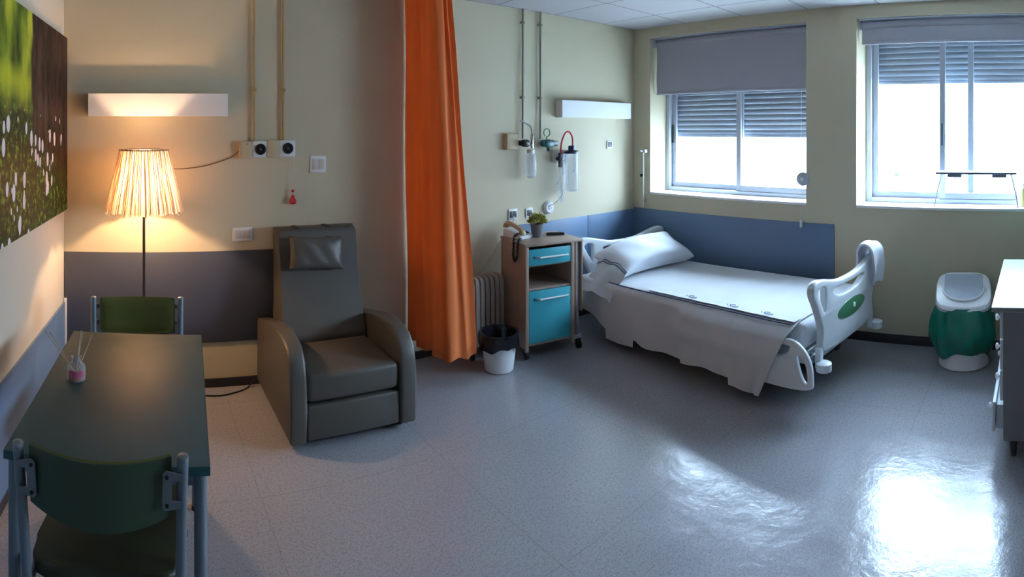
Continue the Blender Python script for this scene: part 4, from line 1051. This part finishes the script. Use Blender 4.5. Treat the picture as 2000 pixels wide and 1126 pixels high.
# pillow leaning to the headboard, near end slumping over the edge
p = thing('pillow', 'plump white pillow leaning on the headboard, grey striped end', 'pillow', (2.92, 1.225, 0), BA)
bm = pillow_bm(0.88, 0.37, 0.19, 26, 0.20, 0.004)
tilt = math.radians(25)
for v in bm.verts:
    a, d, h = v.co.x, v.co.y, v.co.z
    aa = a + 0.455
    y = h*math.cos(tilt) + d*math.sin(tilt); z = h*math.sin(tilt) - d*math.cos(tilt)
    slump = max(0.0, (0.40-aa)/0.40)
    z -= 0.075*slump**1.3
    v.co = Vector((aa + 0.02*slump, 1.715 + y, max(MZ+0.016 - 0.06*max(0, 0.05-aa)/0.05, 0.655 + z)))
obj('case', bm, mat('white_pillow_cotton', (0.74, 0.78, 0.85), 0.85, var=0.02, bmp=0.3, bscale=9), p, sub=1)
bm = nb()
def fl(u, v):
    # open end of the case: an arched flap falling over the side of the mattress
    a = -0.085 + 0.19*u**0.8 + 0.010*math.sin(v*9)
    b = 1.53 + 0.33*v + 0.012*math.sin(u*8)
    z = 0.645 - 0.20*(1-u)**1.8 - 0.055*(1-v) - 0.03*v*v + 0.030*math.sin(v*PI) + 0.007*math.sin(v*14+u*4)
    return (a, b, z)
add_sheet(bm, fl, 14, 18, 0.006); f_ = obj('case_flap', bm, mat('pale_grey_cotton', (0.50, 0.53, 0.57), 0.9, var=0.05, bmp=0.4, bscale=20), p, sub=1)
for k in (0.80, 0.92):
    bm = nb(); add_tube(bm, [(fl(k, i/14)[0], fl(k, i/14)[1], fl(k, i/14)[2]+0.003) for i in range(15)], 0.0032, 5, False); obj('border_stripe', bm, 'marker', f_)

# folded cloth over the far corner of the footboard
cl = thing('folded_cloth', 'white folded cloth hung over the far corner of the footboard', 'cloth', (2.92, 1.225, 0), BA)
def cloth(u, v):
    a = 0.76 + 0.19*v + 0.008*math.sin(u*9)
    ang = (u-0.5)*2
    r = 0.062
    if abs(ang) < 0.34:
        q = ang/0.34*PI/2; y = -0.01 + r*math.sin(q)*0.75; z = 0.790 + r*math.cos(q)
    else:
        s = 1 if ang > 0 else -1; d = (abs(ang)-0.34)/0.66
        ln = (0.13 if s > 0 else 0.20)
        y = -0.01 + s*(0.0465 + 0.010*math.sin(v*8+d*3)*d); z = 0.790 - ln*d
    return (a + 0.05*max(0, -ang)*0.4, y, z + 0.012*math.sin(v*5))
bm = nb(); add_sheet(bm, cloth, 40, 12, 0.016); obj('fabric', bm, 'towel', cl, angle=80)

# final bed size: 1.0 m by 2.1 m on its lowest setting
def final_size(root, k=1.04, dz=-0.0648):
    root.location = (root.location.x*k, root.location.y*k, 0)
    seen = set()
    def walk(o):
        for ch in o.children:
            if ch.type == 'MESH' and ch.data.name not in seen:
                seen.add(ch.data.name)
                for v in ch.data.vertices: v.co = v.co*k + Vector((0, 0, dz))
            walk(ch)
    walk(root)
for q in (bed, sh, p, cl): final_size(q)

# ------------------------------------------------------------ pedal bin with green bag
t = thing('waste_bin', 'white lidded bin wearing a green bag under the windows', 'bin', (4.00, 0.515, 0), 0.12)
# local frame: the opening side faces -x
bm = nb(); add_lathe(bm, [(0.165, 0.0), (0.175, 0.006), (0.172, 0.03), (0.160, 0.08), (0.178, 0.40), (0.168, 0.40), (0.150, 0.03)], n=40); obj('body', bm, 'white_plastic', t)
bm = nb()
n = 72; prof = [(0.186, 0.425), (0.200, 0.40), (0.212, 0.34), (0.226, 0.27), (0.232, 0.21), (0.212, 0.15), (0.182, 0.10), (0.170, 0.085)]
rings = []
for k, (r, z) in enumerate(prof):
    ring = []
    for j in range(n):
        a = 2*PI*j/n
        w_ = (0.10 if k in (0, 7) else 1.0)
        rr = r + w_*(0.010*math.sin(a*7+k*0.8) + 0.007*math.sin(a*13-k) + 0.020*max(0, math.sin(a+0.8))*(1 if 2 <= k <= 5 else 0))
        zz = z + (0.030*math.sin(a*2+1.2) + 0.012*math.sin(a*5))*min(1, k/4)
        ring.append(bm.verts.new((rr*math.cos(a), rr*math.sin(a), max(0.02, zz))))
    rings.append(ring)
for a, b in zip(rings, rings[1:]):
    for j in range(n): bm.faces.new((a[j], a[(j+1)%n], b[(j+1)%n], b[j]))
obj('green_bag', bm, 'bag_green', t, sub=1, angle=80)
# lid: band with a sloping top that rises to the back, and a swing flap
def lidtop(x): return 0.430 + (x+0.19)/0.38*0.165
def sq(a, rx, ry, e=0.55):
    c, s_ = math.cos(a), math.sin(a)
    return (rx*math.copysign(abs(c)**e, c), ry*math.copysign(abs(s_)**e, s_))
bm = nb(); rings = []
for k in range(5):
    ring = []
    for j in range(64):
        a = 2*PI*j/64; r = (0.180, 0.186, 0.184, 0.178, 0.168)[k]
        x, y = sq(a, r, r*1.06, 0.55 if k > 1 else 0.8)
        z = (0.395, 0.41, lidtop(x)-0.020, lidtop(x)-0.004, lidtop(x))[k]
        ring.append(bm.verts.new((x, y, z)))
    rings.append(ring)
for a, b in zip(rings, rings[1:]):
    for j in range(64): bm.faces.new((a[j], a[(j+1)%64], b[(j+1)%64], b[j]))
bm.faces.new(rings[-1]); bm.faces.new(rings[0][::-1])
lid = obj('lid', bm, 'white_plastic', t)
flp = [(-0.115*math.cos(q), 0.138*math.sin(q)) for q in [(-PI/2)+i*PI/24 for i in range(25)]] + [(0.150, 0.138), (0.150, -0.138)]
bm = nb()
A = [bm.verts.new((x, y, lidtop(x)-0.002)) for x, y in flp]; B = [bm.verts.new((x*0.98, y*0.97, lidtop(x)+0.003)) for x, y in flp]
bm.faces.new(A[::-1]); bm.faces.new(B)
for i in range(len(A)): bm.faces.new((A[i], A[(i+1)%len(A)], B[(i+1)%len(A)], B[i]))
obj('swing_flap', bm, mat('pale_grey_flap', (0.42, 0.48, 0.58), 0.4), lid)
bm = nb(); add_tube(bm, [(x*1.04-0.003, y*1.04, lidtop(x)+0.004) for x, y in flp[:25]], 0.008, 8, False); obj('flap_rim', bm, 'white_plastic', lid)

# ------------------------------------------------------------ chest of drawers at the right edge
t = thing('chest_of_drawers', 'grey chest of drawers with pale green top at the right edge', 'chest of drawers', (2.84, 0.168, 0), 0)
bm = nb(); L_ = 0.98; D_ = -0.44
add_box(bm, 0, 0.02, D_, 0, 0.085, 0.735); add_box(bm, L_-0.02, L_, D_, 0, 0.085, 0.735)
add_box(bm, 0.02, L_-0.02, D_, D_+0.015, 0.085, 0.735); add_box(bm, 0.02, L_-0.02, D_+0.015, -0.01, 0.085, 0.105)
obj('carcass', bm, 'chest_side', t, smooth=False, bevel=0.002)
bm = nb(); add_box(bm, -0.045, L_+0.03, D_-0.02, 0.055, 0.735, 0.760, bev=0.003); obj('top', bm, 'chest_top', t)
bm = nb(); add_box(bm, -0.0465, -0.0445, D_-0.02, 0.055, 0.737, 0.758); obj('top_edge_strip', bm, 'chest_side', t, smooth=False)
zs = [0.115, 0.27, 0.425, 0.58, 0.728]
for i in range(4):
    off = 0.036 if i == 0 else 0.0
    bm = nb(); add_box(bm, 0.022, L_-0.022, 0.001+off, 0.018+off, zs[i]+0.004, zs[i+1]-0.004, bev=0.003)
    if i == 0:
        for v in bm.verts: v.co.y += 0.10*(v.co.z-0.27) * -0.35
    add_box(bm, 0.04, L_-0.04, D_+0.06+off, 0.001+off, zs[i]+0.012, zs[i+1]-0.025)
    d = obj('drawer', bm, 'chest_front', t, smooth=False)
    for x in (0.14, L_-0.14):
        bm = nb(); add_lathe(bm, [(0.006, 0.018+off), (0.007, 0.030+off), (0.016, 0.034+off), (0.017, 0.042+off), (0.010, 0.048+off)], (x, 0, (zs[i]+zs[i+1])/2), 18, 'y'); obj('knob', bm, 'white_plastic', d)
for x in (0.03, L_-0.03):
    for y in (-0.05, D_+0.04):
        bm = nb(); add_lathe(bm, [(0.014, 0), (0.022, 0.085)], (x, y, 0), 16); obj('leg', bm, 'steel_dark', t)

# ------------------------------------------------------------ bed tray on the sill of the second window
t = thing('bed_tray', 'small folding bed tray with thin legs standing on the window sill', 'bed tray', (4.36, 0.458, WZ[0]+0.0205))
bm = nb(); add_box(bm, -0.09, 0.10, -0.305, 0.305, 0.250, 0.266, bev=0.003); obj('tray_top', bm, 'tray', t)
bm = nb(); add_box(bm, -0.07, -0.05, 0.11, 0.22, 0.225, 0.250, bev=0.004); obj('clamp', bm, 'tray', t)
bm = nb(); add_box(bm, -0.07, -0.05, -0.23, -0.12, 0.225, 0.250, bev=0.004); obj('clamp', bm, 'tray', t)
for s in (-1, 1):
    bm = nb(); add_tube(bm, [(-0.07, s*0.262, 0.25), (-0.075, s*0.300, 0.10), (-0.08, s*0.315, 0.004), (0.085, s*0.315, 0.004), (0.08, s*0.300, 0.10), (0.075, s*0.262, 0.25)], 0.005, 8, False); obj('leg', bm, 'alu', t)
t = thing('yellow_container', 'pale yellow container on the sill at the right edge of the photo', 'container', (4.40, 0.095, WZ[0]+0.0205))
bm = nb(); add_lathe(bm, [(0.030, 0), (0.034, 0.004), (0.034, 0.11), (0.026, 0.13), (0.014, 0.14), (0.014, 0.155)], n=24); obj('bottle', bm, 'yellow', t)
bm = nb(); add_lathe(bm, [(0.017, 0.15), (0.017, 0.175), (0.012, 0.18)], n=18); obj('cap', bm, 'white_plastic', t)
